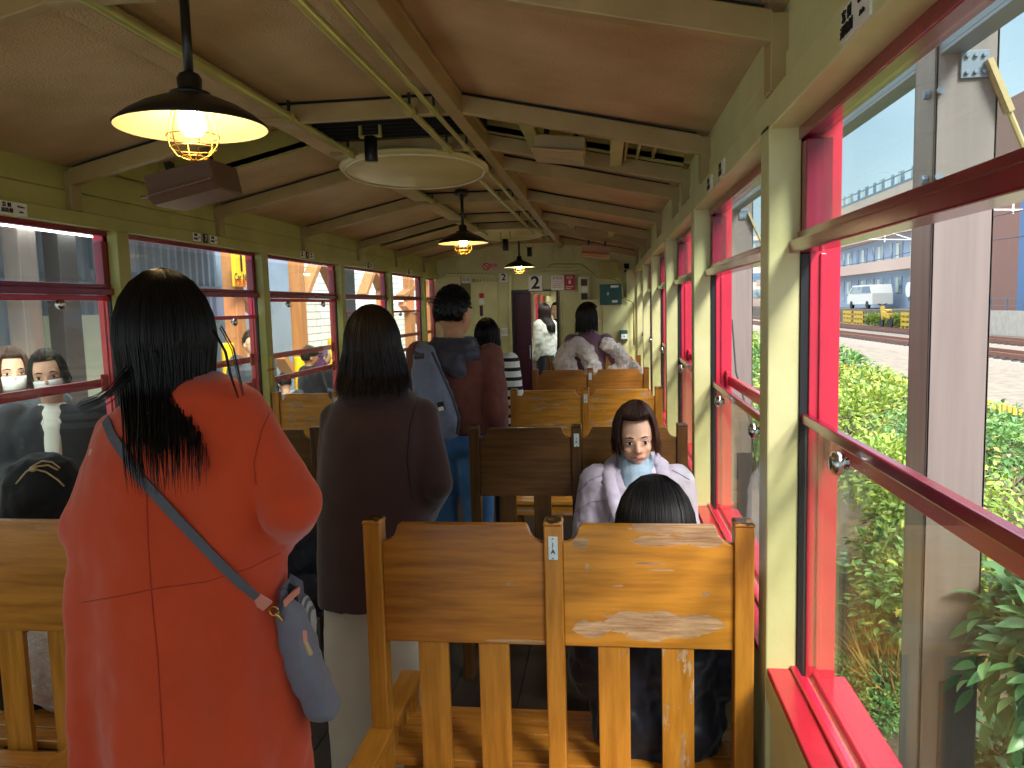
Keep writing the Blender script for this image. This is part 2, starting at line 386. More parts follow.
# conduits along the roof
def conduit(x, z, r, y1, lab, grp='painted conduits along the roof'):
    t = thing('conduit', lab, 'pipe', (x, Y0, z), grp)
    MB().tube([(x, Y0, z), (x, y1, z)], r, 12).build('pipe', M['olive'], t, smooth=True)
    for y in [v-.06 for v in RAFT if v < y1-.1 and v > 1]:
        m = MB(); m.lathe((x, y, z), [(r+.006, -.015), (r+.008, -.012), (r+.008, .012), (r+.006, .015)], 12, axis='Y'); m.build('coupling', M['olive'], t, smooth=True)
        m = MB(); m.box(x-.004, x+.004, y-.01, y+.01, z, TOP-.01); m.build('hanger', M['track'], t)
conduit(-.81, 2.385, .016, 9.8, 'thicker olive conduit with couplings running beside the ridge beam')
conduit(-.705, 2.375, .011, 9.8, 'thin olive conduit tight against the ridge beam')
conduit(-1.34, 2.385, .017, 9.9, 'olive conduit running along the left purlin above the lamps')
# ------------------------------------------------------------------ pendant lamps
M['shadein'] = mat('cream_enamel', 'ecdcae', .3); M['bulb'] = emit('warm_bulb', 'ffe4b0', 24); M['bulbw'] = emit('white_bulb', 'fff3e0', 40)
def lamp_at(y, lab, bulbm):
    x, z = -1.09, 2.046
    t = thing('pendant_lamp', lab, 'lamp', (x, y, z), 'enamel pendant lamps hanging from the roof')
    MB().lathe((x, y, z), [(.194, 0), (.196, .006), (.166, .031), (.126, .055), (.082, .074), (.052, .084), (.040, .088)], 48, capa=False, capb=False).build('lamp_shade', [M['black']], t, smooth=True)
    MB().lathe((x, y, z), [(.193, .001), (.163, .027), (.123, .050), (.08, .069), (.038, .081), (.001, .082)], 48, capa=False).build('shade_lining', M['shadein'], t, smooth=True)
    MB().lathe((x, y, z), [(.05, .083), (.052, .092), (.034, .098), (.030, .102), (.032, .128), (.026, .14), (.018, .144)], 24).build('shade_collar', M['black'], t, smooth=True)
    MB().tube([(x, y, z+.13), (x, y, TOP-.06)], .0125, 14).build('stem', M['black'], t, smooth=True)
    MB().lathe((x, y, TOP-.085), [(.014, 0), (.02, .015), (.05, .03), (.055, .07)], 20).build('canopy', M['black'], t, smooth=True)
    MB().lathe((x, y, z), [(.001, -.022), (.020, -.018), (.033, -.002), (.036, .015), (.030, .034), (.020, .048), (.018, .06)], 20).build('bulb', bulbm, t, smooth=True)
    cg = MB()
    for k in range(6):
        a = 2*PI*k/6+.2; cx, cy = math.cos(a), math.sin(a)
        cg.tube([(x+cx*r, y+cy*r, z+h) for r, h in ((.05, .05), (.056, .03), (.062, 0), (.066, -.024), (.062, -.046), (.044, -.070), (.018, -.081), (0, -.083))], .0018, 5)
    for r, h in ((.067, -.020), (.058, -.052), (.034, -.076)):
        cg.tube([(x+r*math.cos(2*PI*k/24), y+r*math.sin(2*PI*k/24), z+h) for k in range(25)], .0018, 5)
    cg.build('wire_cage', M['gold'], t, smooth=True)
lamp_at(2.0, 'large black enamel pendant lamp nearest, glowing in its wire cage', M['bulb'])
lamp_at(5.95, 'middle black enamel pendant lamp, yellow bulb, below the first round panel', M['bulb'])
lamp_at(9.87, 'farthest and smallest black pendant lamp, white bulb, near end wall', M['bulbw'])
# round panels below the vents
M['disc'] = mat('panel_enamel', 'd8ca8c', .42, c2='c4b474', ns=3, coat=.15)
def disc(y, z0, lab):
    x, r = -1.09, .425; t = thing('round_ceiling_panel', lab, 'ceiling panel', (x, y, z0), 'round panels under the roof vents')
    o = MB().lathe((x, y, z0), [(.001, 0), (.2, .001), (.33, .006), (r-.02, .014), (r, .026), (r+.004, .034), (r, .042), (r-.03, .046), (.2, .05), (.001, .05)], 64); [setattr(v.co, 'z', v.co.z-(v.co.y-y)*.07) for v in o.bm.verts]; o = o.build('disc', M['disc'], t, smooth=True)
    MB().lathe((x, y, z0), [(r-.03, .010), (r-.026, .004), (r-.018, .007), (r-.016, .014)], 64, capa=False, capb=False).tilt(y).build('rim', M['cream_'], t, smooth=True)
    for a in range(3): ang = a*2*PI/3+.5; px, py = x+.25*math.cos(ang), y+.25*math.sin(ang); MB().tube([(px, py, z0+.04), (px, py, TOP+.05)], .008, 8).build('hanger', M['olive'], t)
disc(4.47, 2.325, 'large round glossy ceiling panel behind the nearest lamp')
disc(8.95, 2.36, 'small distant round ceiling panel beyond the middle lamp')
def canister(c, lab):
    x, y, z = c; t = thing('roof_canister', lab, 'fixture', c, 'black canisters hung from the roof')
    MB().lathe(c, [(.001, -.06), (.030, -.06), (.032, -.055), (.032, .055), (.028, .06), (.001, .06)], 20).build('canister', M['black'], t, smooth=True)
    b = MB(); b.box(x-.055, x-.045, y-.015, y+.015, z+.06, z+.14); b.box(x+.045, x+.055, y-.015, y+.015, z+.06, z+.14); b.box(x-.055, x+.055, y-.015, y+.015, z+.055, z+.065)
    b.build('bracket', M['olive'], t, bevel=.002)
canister(onY(371, 149, 3.75)[:], 'black canister on a square bracket in front of the large round panel')
canister(onY(505.5, 245, 8.2)[:], 'black canister hanging in front of the distant round panel')
canister(onY(529.5, 252, 10.2)[:], 'small black canister hanging near the end wall')
# roof heater / speaker boxes
M['brn'] = mat('brown_box_paint', '6a5040', .35); M['cream'] = mat('cream_box_paint', 'b09a6c', .4); M['tanbox'] = mat('tan_box_paint', 'b98560', .4)
def roof_box(c, sx, sy, sz, m, lab, tilt=.25, down=False):
    x, y, z = c; t = thing('roof_speaker', lab, 'speaker', c, 'wedge speaker boxes under the roof slopes')
    rx = Matrix.Rotation(tilt, 3, 'Y')
    def tr(p): return rx @ V(p) + V(c)
    mb = MB(); prof = [(-sy/2, sz/2), (-sy/2, -sz*.15), (-sy/2-.03, -sz*.25), (-sy/2+.02, -sz*.5), (sy/2, -sz*.5), (sy/2, sz/2)]
    mb.prismx(prof, -sx/2, sx/2)
    for v in mb.bm.verts: v.co = tr(v.co)
    mb.build('speaker_case', m, t, bevel=.006)
    mb = MB(); mb.box(-sx/2-.01, sx/2+.01, -sy/2-.045, -sy/2-.02, -sz*.30, -sz*.22)
    for v in mb.bm.verts: v.co = tr(v.co)
    mb.build('trim_lip', m, t, bevel=.003)
    for xx in (-sx*.3, sx*.3):
        mb = MB().box(xx-.012, xx+.012, -.02, .02, sz/2-.01, sz/2+.06)
        for v in mb.bm.verts: v.co = tr(v.co)
        mb.build('bracket', M['black'], t)
roof_box(tuple(onY(195, 186, 3.1)), .29, .24, .12, M['brn'], 'brown wedge speaker box under the left roof slope behind nearest lamp', -.2)
roof_box(((onY(560, 150, 3.8))[:]), .24, .2, .10, M['cream'], 'cream wedge speaker box inside the roof vent right of ridge', .12)
roof_box(((onY(596, 252, 8.6))[:]), .30, .3, .12, M['tanbox'], 'distant tan speaker box under the right roof slope by end wall', .12)
# ------------------------------------------------------------------ seat number plates on the headers
def plate(s, y, z, w, h, body, bg, fg, lab, size, grp='seat guide plates on the window headers'):
    mb = MB(); w *= .85; h *= .85; z += (.012 if s < 0 else 0); sbox(mb, s, -.004, .0, y-w/2, y+w/2, z-h/2, z+h/2); t = mb.build('seat_plate', bg); tag(t, lab, 'sign', grp)
    dy = 1 if s < 0 else -1
    for (bx, bz, st, sz) in body:
        text(st, 'lettering', fg, t, (side(s, -.0055), y+dy*bx*.82, z+bz*.85), sz*.84, '+X' if s < 0 else '-X')
names = {2.95: 'nearest on left', 4.55: 'second', 6.2: 'third', 7.85: 'fourth', 9.5: 'fifth'}
bodyl = [(-.045, .013, '窓 側', .026), (-.045, -.014, '通路側', .026), (.05, .012, 'Window', .014), (.05, -.013, 'Aisle', .014)]
def trio(s, y, num, where):
    plate(s, y-.10, 2.003, .10, .058, [(-.022, .013, '窓側', .022), (-.022, -.013, '通路側', .017), (.03, .0, 'Win.', .012)], M['white'], M['ink'], 'white guide plate left of number %s, %s' % (num, where), .02)
    plate(s, y, 2.003, .055, .062, [(0, 0, num, .06)], M['ink'], M['white'], 'black number plate with a white %s, %s' % (num, where), .04, 'black row number plates')
    plate(s, y+.10, 2.003, .10, .058, [(-.022, .013, '窓側', .022), (-.022, -.013, '通路側', .017), (.03, .0, 'Ais.', .012)], M['white'], M['ink'], 'white guide plate right of number %s, %s' % (num, where), .02)
plate(-1, 2.97, 1.997, .18, .062, bodyl, M['white'], M['ink'], 'long white seat guide plate over nearest left window', .02)
P_ = onX(857, 13, XR); plate(1, P_.y, P_.z, .17, .066, bodyl, M['white'], M['ink'], 'white seat guide plate over nearest right window, cut by frame top', .02)
for y, nn, wh in ((4.52, '7', 'over the window behind the long haired woman'), (6.15, '1', 'over third left window'), (7.8, '5', 'over fourth left window'), (9.45, '3', 'over fifth left window')): trio(-1, y, nn, wh)
P_ = onX(711, 183, XR); plate(1, P_.y, P_.z, .11, .06, bodyl[:2], M['white'], M['ink'], 'small white seat guide plate on right header, farther of two', .02)
P_ = onX(723, 168, XR); plate(1, P_.y, P_.z, .11, .06, bodyl[:2], M['white'], M['ink'], 'small white seat guide plate on right header, nearer of two', .02)
# yellow notice strip on a left column
t = MB(); sbox(t, -1, -.003, 0, 5.325, 5.352, 1.02, 1.24); t = t.build('notice_strip', mat('notice_yellow', 'e3c62c', .5)); tag(t, 'narrow yellow notice strip on second left column', 'sign')
text('手を出さないで', 'lettering', M['redink'], t, (XL+.0045, 5.338, 1.14), .022, '+X')
#@@PART3
# ------------------------------------------------------------------ end wall with its doorway
YW = YE
dx0, dx1, dz = -1.35, -.69, 1.755
mb = MB()
mb.box(XL-.08, dx0, YW, YW+.06, FL, 2.3); mb.box(dx1, XR+.08, YW, YW+.06, FL, 2.3); mb.box(dx0, dx1, YW, YW+.06, dz, 2.3)
mb.prism([(XL-.08, 2.3), (XR+.08, 2.3), (XB, 2.62), (XA, 2.62)], YW, YW+.06)
mb.box(-2.35, XR, YW-.02, YW, 2.02, 2.05)
for x in (-2.12, -1.42, -.64, -.36): mb.box(x-.012, x+.012, YW-.03, YW, FL, 2.03)
mb.box(-1.47, -1.31, YW-.035, YW, 2.05, 2.36); mb.box(-.62, -.46, YW-.035, YW, 2.05, 2.42); mb.box(-1.4, dx0, YW-.05, YW, FL, 2.03)
mb.box(-.36, .30, YW-.16, YW, FL, 1.62); mb.box(-.05, -.035, YW-.175, YW-.15, .2, 1.6); mb.box(.29, XR, YW-.10, YW, FL, 2.03)
struct('wall_front', mb, M['green'], bevel=.004)
mb = MB(); mb.box(dx0-.01, dx0+.02, YW-.055, YW+.08, FL, dz); mb.box(dx1-.02, dx1+.01, YW-.055, YW+.08, FL, dz); mb.box(dx0-.01, dx1+.01, YW-.055, YW+.08, dz, dz+.03)
mb.build('trim_1', M['black'], kind='structure')
d1 = empty('door_1', (-1.22, YW+.09, FL)); d1['kind'] = 'structure'
M['maroon'] = mat('maroon_door', '4a1026', .35)
mb = MB(); mb.box(-1.34, -1.09, YW+.08, YW+.11, FL, dz); mb.box(-1.30, -1.13, YW+.07, YW+.08, .2, .9); mb.box(-1.30, -1.13, YW+.07, YW+.08, 1.0, 1.6); mb.build('door_leaf', M['maroon'], d1, bevel=.004)
mb = MB(); mb.box(-1.125, -1.105, YW+.04, YW+.06, .78, .98); mb.box(-1.12, -1.11, YW+.05, YW+.08, .80, .82); mb.box(-1.12, -1.11, YW+.05, YW+.08, .94, .96); mb.build('door_handle', M['chrome'], d1, bevel=.003)
def board(px0, py0, px1, py1, name, lab, m, items=(), Y=YW-.03, grp=None, th=.006):
    a, b = onY(px0, py0, Y), onY(px1, py1, Y); mb = MB(); mb.box(a.x, b.x, Y-th, Y, b.z, a.z); t = mb.build(name, m, bevel=.001); tag(t, lab, 'sign', grp)
    w, h = b.x-a.x, a.z-b.z; cx, cz = (a.x+b.x)/2, (a.z+b.z)/2
    for it in items:
        if it[0] == 't': text(it[1], 'lettering', it[5], t, (cx+it[2]*w, Y-th-.002, cz+it[3]*h), it[4]*h, '-Y', sx=it[6] if len(it) > 6 else 1, bold=it[7] if len(it) > 7 else 0)
        elif it[0] == 'b': q = MB(); q.box(cx+it[1]*w, cx+it[3]*w, Y-th-.002, Y-th, cz+it[2]*h, cz+it[4]*h); q.build(it[6] if len(it) > 6 else 'printed_block', it[5], t)
        elif it[0] == 'ring':
            q = MB(); r = it[3]*h; q.tube([(cx+it[1]*w+r*math.cos(2*PI*k/24), Y-th-.002, cz+it[2]*h+r*math.sin(2*PI*k/24)) for k in range(25)], r*.14, 5)
            q.tube([(cx+it[1]*w-r*.7, Y-th-.002, cz+it[2]*h+r*.7), (cx+it[1]*w+r*.7, Y-th-.002, cz+it[2]*h-r*.7)], r*.14, 5); q.build('symbol', it[4], t)
    return t
board(528.4, 276, 542.4, 290.6, 'car_number_board', 'large white board with a bold black 2 over the doorway', M['white'], [('t', '2', 0, 0, 1.15, M['ink'], 1.05, .006)], Y=YW-.055)
board(499.5, 273.4, 507.8, 281.6, 'car_number_board', 'small white board with a black 2 left of the doorway', M['white'], [('t', '2', 0, 0, 1.1, M['ink'], 1, .003)], Y=YW-.055)
board(551, 276, 564, 290, 'notice_board', 'white notice with rows of red print beside the large 2', M['white'], [('t', '非常用', 0, .32, .24, M['redink']), ('t', 'ドアコック', 0, .08, .16, M['redink']), ('b', -.4, -.08, .4, -.05, M['redink']), ('b', -.4, -.2, .3, -.17, M['redink']), ('b', -.4, -.32, .4, -.29, M['redink'])], Y=YW-.055)
board(564.3, 275, 575, 290, 'notice_board', 'red emergency notice with white hand symbol right of doorway', mat('notice_red', 'a8101c', .4), [('t', 'SOS', 0, .32, .24, M['white']), ('b', -.1, -.08, .12, .12, M['white'], 'hand_palm'), ('b', -.02, .1, .04, .25, M['white'], 'hand_finger'), ('b', -.38, -.3, .36, -.25, M['white']), ('b', -.38, -.42, .1, -.38, M['white'])], Y=YW-.055)
board(482.5, 262.3, 498, 270.3, 'no_smoking_sign', 'pink no smoking sign high on the end wall', mat('notice_pink', 'e0b8a8', .5), [('ring', -.26, 0, .38, M['redink']), ('t', '禁煙', .2, .05, .5, M['redink'])], Y=YW-.035)
board(462.5, 278, 470, 282.4, 'name_plate', 'small pale plate left of the dark lettering strip', M['white'], [('t', '号車', 0, 0, .8, M['ink'])], Y=YW-.035)
t = board(477, 278.6, 496, 281.8, 'lettering_strip', 'narrow strip of dark lettering above cabinet door', M['green'], [('t', '嵐山←トロッコ→', 0, 0, 1.0, M['ink'])], Y=YW-.035)
board(479.2, 293.2, 484.2, 304.3, 'door_label', 'small red and white label on the left cabinet door', M['white'], [('b', -.5, 0.05, .5, .5, M['redink'], 'red_band')], Y=YW-.04)
board(500.5, 328, 507.8, 335.8, 'exit_label', 'small green and white label beside the doorway jamb', M['white'], [('t', '出口', .0, 0, .6, mat('exit_green', '2c8a5a', .5))], Y=YW-.055)
board(498.6, 328, 500.4, 335.8, 'red_label', 'tiny red label touching the green and white one', M['redink'], Y=YW-.055)
a = onY(474, 282.5, YW-.03); b = onY(499, 345, YW-.03)
cb = thing('wall_cabinet', 'sage cabinet door in end wall left of doorway', 'cabinet', (a.x, YW-.03, .2))
mb = MB(); mb.box(a.x, b.x, YW-.036, YW-.001, .2, a.z); mb.build('cabinet_door', M['green'], cb, bevel=.004)
s0, s1 = onY(480, 305.5, YW), onY(483.6, 316, YW)
mb = MB(); mb.box(s0.x, s1.x, YW-.042, YW-.034, s1.z, s0.z); mb.build('slot', M['maroon'], cb)
# flat panel at upper left; a recess's shade is put into its colour
mb = MB(); p, q = onY(452, 284, YW), onY(471, 300, YW); mb.box(p.x, q.x, YW-.012, YW-.001, q.z, p.z); tag(mb.build('recess_shade_panel', mat('recess_shade', '6a6238', .6)), 'dark olive flat panel coloured as a shaded recess, end wall left corner', 'panel')
# right side equipment
def eq(px0, py0, px1, py1, y0, name, lab, m, cat='box', bev=.008):
    a, b = onY(px0, py0, y0), onY(px1, py1, y0); t = thing(name, lab, cat, ((a.x+b.x)/2, y0+.05, b.z)); mb = MB(); mb.box(a.x, b.x, y0, YW-.001 if y0 > YW-.2 else YW-.161, b.z, a.z); mb.build('case', m, t, bevel=bev); return t, a, b
t, a, b = eq(578, 276.5, 590, 310, YW-.1, 'switch_panel', 'sage switch panel with black key switch and labels', M['green'], 'switch')
def on(t, a, b, u0, v0, u1, v1, y, name, m, th=.01):
    mb = MB(); mb.box(a.x+(b.x-a.x)*u0, a.x+(b.x-a.x)*u1, y-th, y, a.z+(b.z-a.z)*v1, a.z+(b.z-a.z)*v0); return mb.build(name, m, t, bevel=.002)
on(t, a, b, .25, .08, .8, .28, YW-.1, 'name_tag', M['maroon']); on(t, a, b, .3, .32, .8, .46, YW-.1, 'label', M['white'], .004); on(t, a, b, .25, .5, .8, .85, YW-.1, 'key_switch', M['black'], .04)
t, a, b = eq(599.5, 284.5, 622, 304.5, YW-.22, 'green_control_box', 'dark teal control box on the right of end wall', M['teal'])
on(t, a, b, .5, .06, .85, .17, YW-.22, 'label', M['white'], .004); on(t, a, b, .55, .78, .8, .9, YW-.22, 'label', M['white'], .004); on(t, a, b, .36, .38, .39, .55, YW-.22, 'latch', M['chrome'], .015)
t, a, b = eq(619.5, 330.2, 627.8, 341, YW-.24, 'intercom_box', 'small dark green box with white card below control box', M['teal'])
on(t, a, b, .2, .36, .95, .8, YW-.24, 'card', M['white'], .004); on(t, a, b, .5, .5, .65, .62, YW-.244, 'symbol', M['teal'], .003)
t, a, b = eq(599, 262, 619, 278, YW-.12, 'terminal_box', 'olive terminal box with pale fittings under the eaves', M['olive'])
on(t, a, b, .35, .1, .55, .9, YW-.12, 'fitting_strip', M['cream'], .02)
t, a, b = eq(624, 263.5, 629, 272, YW-.02, 'wall_vent', 'small dark vent at upper right of end wall', M['dark'], 'vent')
t, a, b = eq(576, 312.5, 579.5, 322, YW-.05, 'wall_switch', 'small pale switch beside the bob haired woman', M['green'], 'switch', .004)
def pipe(pts, r, lab, m='green', Y=YW-.06):
    P = [onY(x, y, Y) for x, y in pts]; Q = [P[0]]
    for i in range(1, len(P)-1):
        a_, b_, c_ = P[i-1], P[i], P[i+1]; ra = min(.05, (a_-b_).length/2, (c_-b_).length/2); s_, e_ = b_+(a_-b_).normalized()*ra, b_+(c_-b_).normalized()*ra
        for k in range(5): tt = k/4; Q.append(s_*(1-tt)**2+b_*2*tt*(1-tt)+e_*tt**2)
    Q.append(P[-1]); tag(MB().tube(Q, r, 8).build('pipe', M[m], smooth=True), lab, 'pipe')
pipe([(508, 272.5), (583, 272.5), (588, 279), (588, 284)], .012, 'lowest sage pipe across the end wall over the doorway')
pipe([(512, 268), (520, 270.5), (548, 268), (584, 268), (591, 274)], .012, 'middle sage pipe with a slight dip over the doorway')
pipe([(548, 266), (554, 264), (582, 264.5), (592, 272), (597, 278), (614, 279), (621, 283), (623, 298), (634, 302), (634, 345)], .012, 'long sage pipe curving round control box and down the wall', 'olive', YW-.2)
pipe([(446, 274.3), (498, 274.3)], .012, 'sage pipe along the end wall left of doorway')
pipe([(553, 244), (553, 262)], .011, 'short vertical pipe under the ridge')
# the next carriage through the doorway
mb = MB(); mb.box(-2.6, .6, 11.9, 34, FL-.05, FL); mb.build('floor_next_carriage', M['floor'], kind='structure').name = 'floor'
mb = MB()
for (xa, za, xb, zb) in ((XL-.08, EV, XA, TOP), (XA, TOP, XB, TOP), (XB, TOP, XR+.08, EV)): mb.prism([(xa, za), (xb, zb), (xb, zb+.03), (xa, za+.03)], 11.9, 34)
mb.build('ceiling', M['ceil'], kind='structure')
g = MB(); r_ = MB()
for k in range(8):
    y = 13+2.6*k; sbox(g, -1, 0, .08, y, y+.7, FL, 2.0); sbox(r_, -1, .08, .2, y-.35, y+.95, .43, 1.97)
sbox(g, -1, 0, .08, 11.9, 34, 1.95, 2.3); sbox(g, -1, 0, .08, 11.9, 34, FL, .42); sbox(r_, -1, .07, .11, 11.9, 34, 1.66, 1.70)
sbox(g, 1, 0, .08, 11.9, 34, FL, .42); sbox(g, 1, 0, .08, 11.9, 34, 1.95, 2.3); g.box(-2.6, .6, 33.9, 34, FL, 2.4)
g.build('wall_next', M['green'], kind='structure'); r_.build('trim_2', M['red'], kind='structure')
# ------------------------------------------------------------------ benches: one shared back, a seat on each side
HEROP = [(.195, .958, .15, .022), (.15, .925, .10, .016), (-.078, .915, .030, .018), (-.06, .85, .006, .012), (.13, .845, .04, .003), (.12, .690, .17, .042), (-.05, .680, .06, .030), (.22, .70, .08, .03), (.02, .80, .02, .004), (.10, .862, .05, .005), (.25, .782, .012, .006), (.24, .94, .1, .03)]
LEFTP = [(-.30, .82, .015, .01), (-.46, .645, .12, .006)]
HPL = wood('panel_wood_plain', 'd3942c', 'b0701a', 'c9a37a', .80, 'X', patches=[(0, .95, .03, .008)])
M['spotR'] = wood('panel_wood_worn', 'c8862e', 'a0661e', 'c9a37a', .74, 'X', patches=[(a+.15, b+.15, c, e_) for a, b, c, e_ in HEROP])
M['spotL'] = wood('panel_wood_scuffed', 'b87628', '8c5418', 'c9a37a', .78, 'X', patches=[(-.12, .95, .012, .006), (-.1, .788, .13, .006)])
M['wornz'] = wood('worn_wood_upright', 'c0802e', '9a611c', 'c9a37a', .53, 'Z')
def bench(s, Y, lab, style='honey', hero=False, back_only=False):
    mX, mZ = (M['walnut'], M['walnutz']) if style == 'walnut' else (M['honeyw'], M['honeyz']) if style == 'worn' else (M['brown'], M['brownz']) if style == 'brown' else (M['honey'], M['honeyz'])
    if s > 0: x0, xc, x1 = -.674, -.15, .373
    else: x0, xc, x1 = -2.415, -1.94, -1.43
    t = thing('train_bench', lab, 'bench', (xc, Y+.025, FL), 'wooden back-to-back benches, window side' if s > 0 else 'wooden back-to-back benches, platform side')
    ps = [(x0, x0+.05), (xc-.025, xc+.025), (x1-.05, x1)]
    for a, b in ps:
        mb = MB(); mb.box(a, b, Y, Y+.055, FL, .966); mb.prism([(a-.003, .966), (b+.003, .966), (b-.002, .977), (a+.002, .977)], Y-.004, Y+.059); mb.build('post', mZ, t, bevel=.004)
    for i, (a, b) in enumerate(((x0+.05, xc-.025), (xc+.025, x1-.05))):
        k = [(0, .0), (.012, .002), (.028, .010), (.038, .024), (.043, .040), (.046, .047), (.052, .050)]
        out = [(a, .628)]+[(a+u, .914+v) for u, v in k]+[(b-u, .914+v) for u, v in k[::-1]]+[(b, .628)]
        mb = MB(); mb.prism(out, Y+.012, Y+.04)
        m = mX
        if hero: m = M['spotR'] if i else M['spotL']
        mb.build('back_panel', m, t, bevel=.003)
        w = b-a
        for u in (.20, .58): mb = MB(); mb.box(a+w*u, a+w*u+.085, Y+.016, Y+.036, .2, .64); mb.build('slat', M['wornz'] if hero and u > .5 and i else mZ, t, bevel=.003)
    mb = MB(); mb.box(x0+.05, x1-.05, Y+.014, Y+.044, .12, .235); mb.build('lower_rail', mX, t, bevel=.003)
    for sg, nm in ((1, 'seat'), (-1, 'seat')):
        ya, yb = (Y+.05, Y+.35) if sg > 0 else (Y-.32, Y)
        mb = MB()
        for j in range(4): mb.box(x0+.01, x1-.01, ya+j*(yb-ya)/4+.002, ya+(j+1)*(yb-ya)/4-.002, .235, .26)
        yf = yb if sg > 0 else ya
        mb.box(x0+.02, x1-.02, min(yf-sg*.05, yf-sg*.02), max(yf-sg*.05, yf-sg*.02), .16, .235); mb.build('seat', mX, t, bevel=.003)
        ax = x0 if s > 0 else x1-.055
        mb = MB(); mb.box(ax-.008, ax+.063, min(ya-.0, yb), max(ya, yb), .35, .378); mb.build('armrest', mZ if style == 'walnut' else M['honeyy'], t, bevel=.004)
        mb = MB(); mb.box(ax+.008, ax+.047, ya+.03, yb-.03, .27, .285) if False else None
        mb = MB(); f0, f1 = (yb-.05, yb) if sg > 0 else (ya, ya+.05); mb.box(ax, ax+.05, f0, f1, FL, .36); mb.build('leg', mZ, t, bevel=.003)
        mb = MB()
        for j in range(3): yy = ya+(yb-ya)*(.22+.22*j); mb.box(ax+.016, ax+.036, yy-.02, yy+.02, .235, .365)
        mb.build('arm_spindles', mZ, t, bevel=.002)
        ox = x1-.05 if s > 0 else x0
        mb = MB(); mb.box(ox, ox+.05, f0, f1, FL, .235); mb.build('leg', mZ, t, bevel=.003)
    zt = .905
    pl = MB(); pl.box(xc-.0125, xc+.0125, Y-.003, Y, zt-.032, zt+.032); pl = pl.build('number_tag', mat_tag, t, bevel=.001)
    text('1\nA', 'lettering', M['ink'], pl, (xc, Y-.004, zt), .018)
    for zz in (zt-.027, zt+.027): MB().lathe((xc, Y, zz), [(.003, -.005), (.003, -.002)], 8, axis='Y').build('screw', M['chrome'], pl)
    return t
mat_tag = mat('tag_enamel', 'c8d0d4', .35)
M['honeyy'] = wood('honey_wood_arm', 'c0802e', '9a611c', 'b98f62', .7, 'Y')
bench(1, 2.0, 'honey wooden bench back nearest, right of aisle, varnish flaked off its right panel', hero=True)
bench(1, 3.65, 'dark walnut bench back behind the woman in the lilac jacket', 'walnut')
bench(1, 5.3, 'bright honey bench back beyond the dark walnut one, pale scratches', 'worn')
bench(1, 6.95, 'brown bench back just in front of the woman carrying a fluffy coat', 'brown')
bench(1, 8.6, 'farthest visible bench back, beyond the woman with the fluffy coat, by right wall', 'brown')
bench(-1, 2.0, 'honey wooden bench back at left edge, beside the red coat')
bench(-1, 3.65, 'dark bench back on left between the two coated women', 'walnut')
bench(-1, 5.3, 'honey bench back on left with flaking pale patches, under third window', 'worn')
bench(-1, 6.95, 'brown bench on left hidden behind the brown coated woman', 'walnut')
bench(-1, 8.6, 'bench on far left before the end wall, glimpsed past the striped top')
#@@PART4
# ------------------------------------------------------------------ outside, right: posts, planting, tracks, town
GZ = -1.1
M['ground'] = mat('gravel_soil', '857a6a', .9, c2='6a6054', ns=3, bs=30, bst=.6, bd=.02)
M['soil'] = mat('dark_soil', '4c3f33', .95, c2='6a5a44', ns=9, bs=40, bst=.8, bd=.02)
M['ballast'] = mat('track_ballast', '978b7e', .9, c2='746a5e', ns=20, bs=60, bst=.8, bd=.03)
M['post'] = mat('taupe_steel', '7c6f6a', .5, c2='70635f', ns=2, stretch=(12, 12, .6), bs=0)
M['postd'] = mat('dark_steel', '3b3637', .5)
M['steel'] = mat('grey_blue_steel', '6c7886', .5)
mb = MB(); mb.box(.62, 25, -15, 180, GZ-.1, GZ); tag(mb.build('ground', M['ground'], kind='structure'))
mb = MB(); mb.box(.62, 7.2, -6, 60, GZ, GZ+.02); mb.build('ground', M['soil'], kind='structure')
mb = MB(); mb.box(25.05, 160, -15, 260, GZ-.1, .35); mb.build('ground', M['ground'], kind='structure')
for y, lab in ((3.2, 'tall taupe steel post filling the nearest window, dark sleeve at its foot'), (8.1, 'taupe canopy post seen edge-on through the second window'), (13.0, 'farther taupe canopy post beyond the second window')):
    t = thing('canopy_post', lab, 'post', (1.37, y+.08, GZ), 'steel posts of the canopy beside the track')
    mb = MB(); mb.box(1.255, 1.48, y, y+.012, GZ, 3.2); mb.box(1.255, 1.48, y+.19, y+.202, GZ, 3.2); mb.box(1.255, 1.267, y, y+.2, GZ, 3.2); mb.box(1.468, 1.48, y, y+.2, GZ, 3.2); mb.build('shaft', M['post'], t, bevel=.003)
    mb = MB(); mb.box(1.33, 1.475, y-.008, y, GZ, -.02); mb.build('sleeve', M['postd'], t, bevel=.002)
    mb = MB()
    for z in (2.0, 2.32): mb.lathe((1.25, y+.05, z), [(.018, -.02), (.018, .0)], 8, axis='X'); mb.lathe((1.27, y-.006, z), [(.014, -.012), (.014, .0)], 8, axis='Y')
    mb.build('bolt', M['steel'], t)
    mb = MB(); mb.box(1.34, 1.44, y-.012, y, 2.36, 2.46)
    for dx in (.02, .05, .08):
        for dz_ in (.02, .08): mb.lathe((1.34+dx, y-.012, 2.36+dz_), [(.008, -.01), (.008, 0)], 8, axis='Y')
    mb.build('gusset_plate', M['steel'], t, bevel=.002)
    p = V((1.43, y-.015, 2.42)); q = V((1.95, y-.015, 1.2)); MB().bar(p, p+(q-p)*.16, .02, .05, (0,1,0)).build('brace_clevis', M['cream'], t); MB().tube([p, q], .012, 8).build('brace_rod', M['cream'], t)
t = thing('canopy_beam', 'grey steel canopy beam running overhead outside the right windows', 'beam', (1.36, 6, 2.52))
mb = MB(); mb.box(1.27, 1.282, -3, 24, 2.47, 2.71); mb.box(1.27, 1.36, -3, 24, 2.455, 2.47); mb.box(1.27, 1.36, -3, 24, 2.71, 2.725); mb.build('girder', M['steel'], t, bevel=.003)
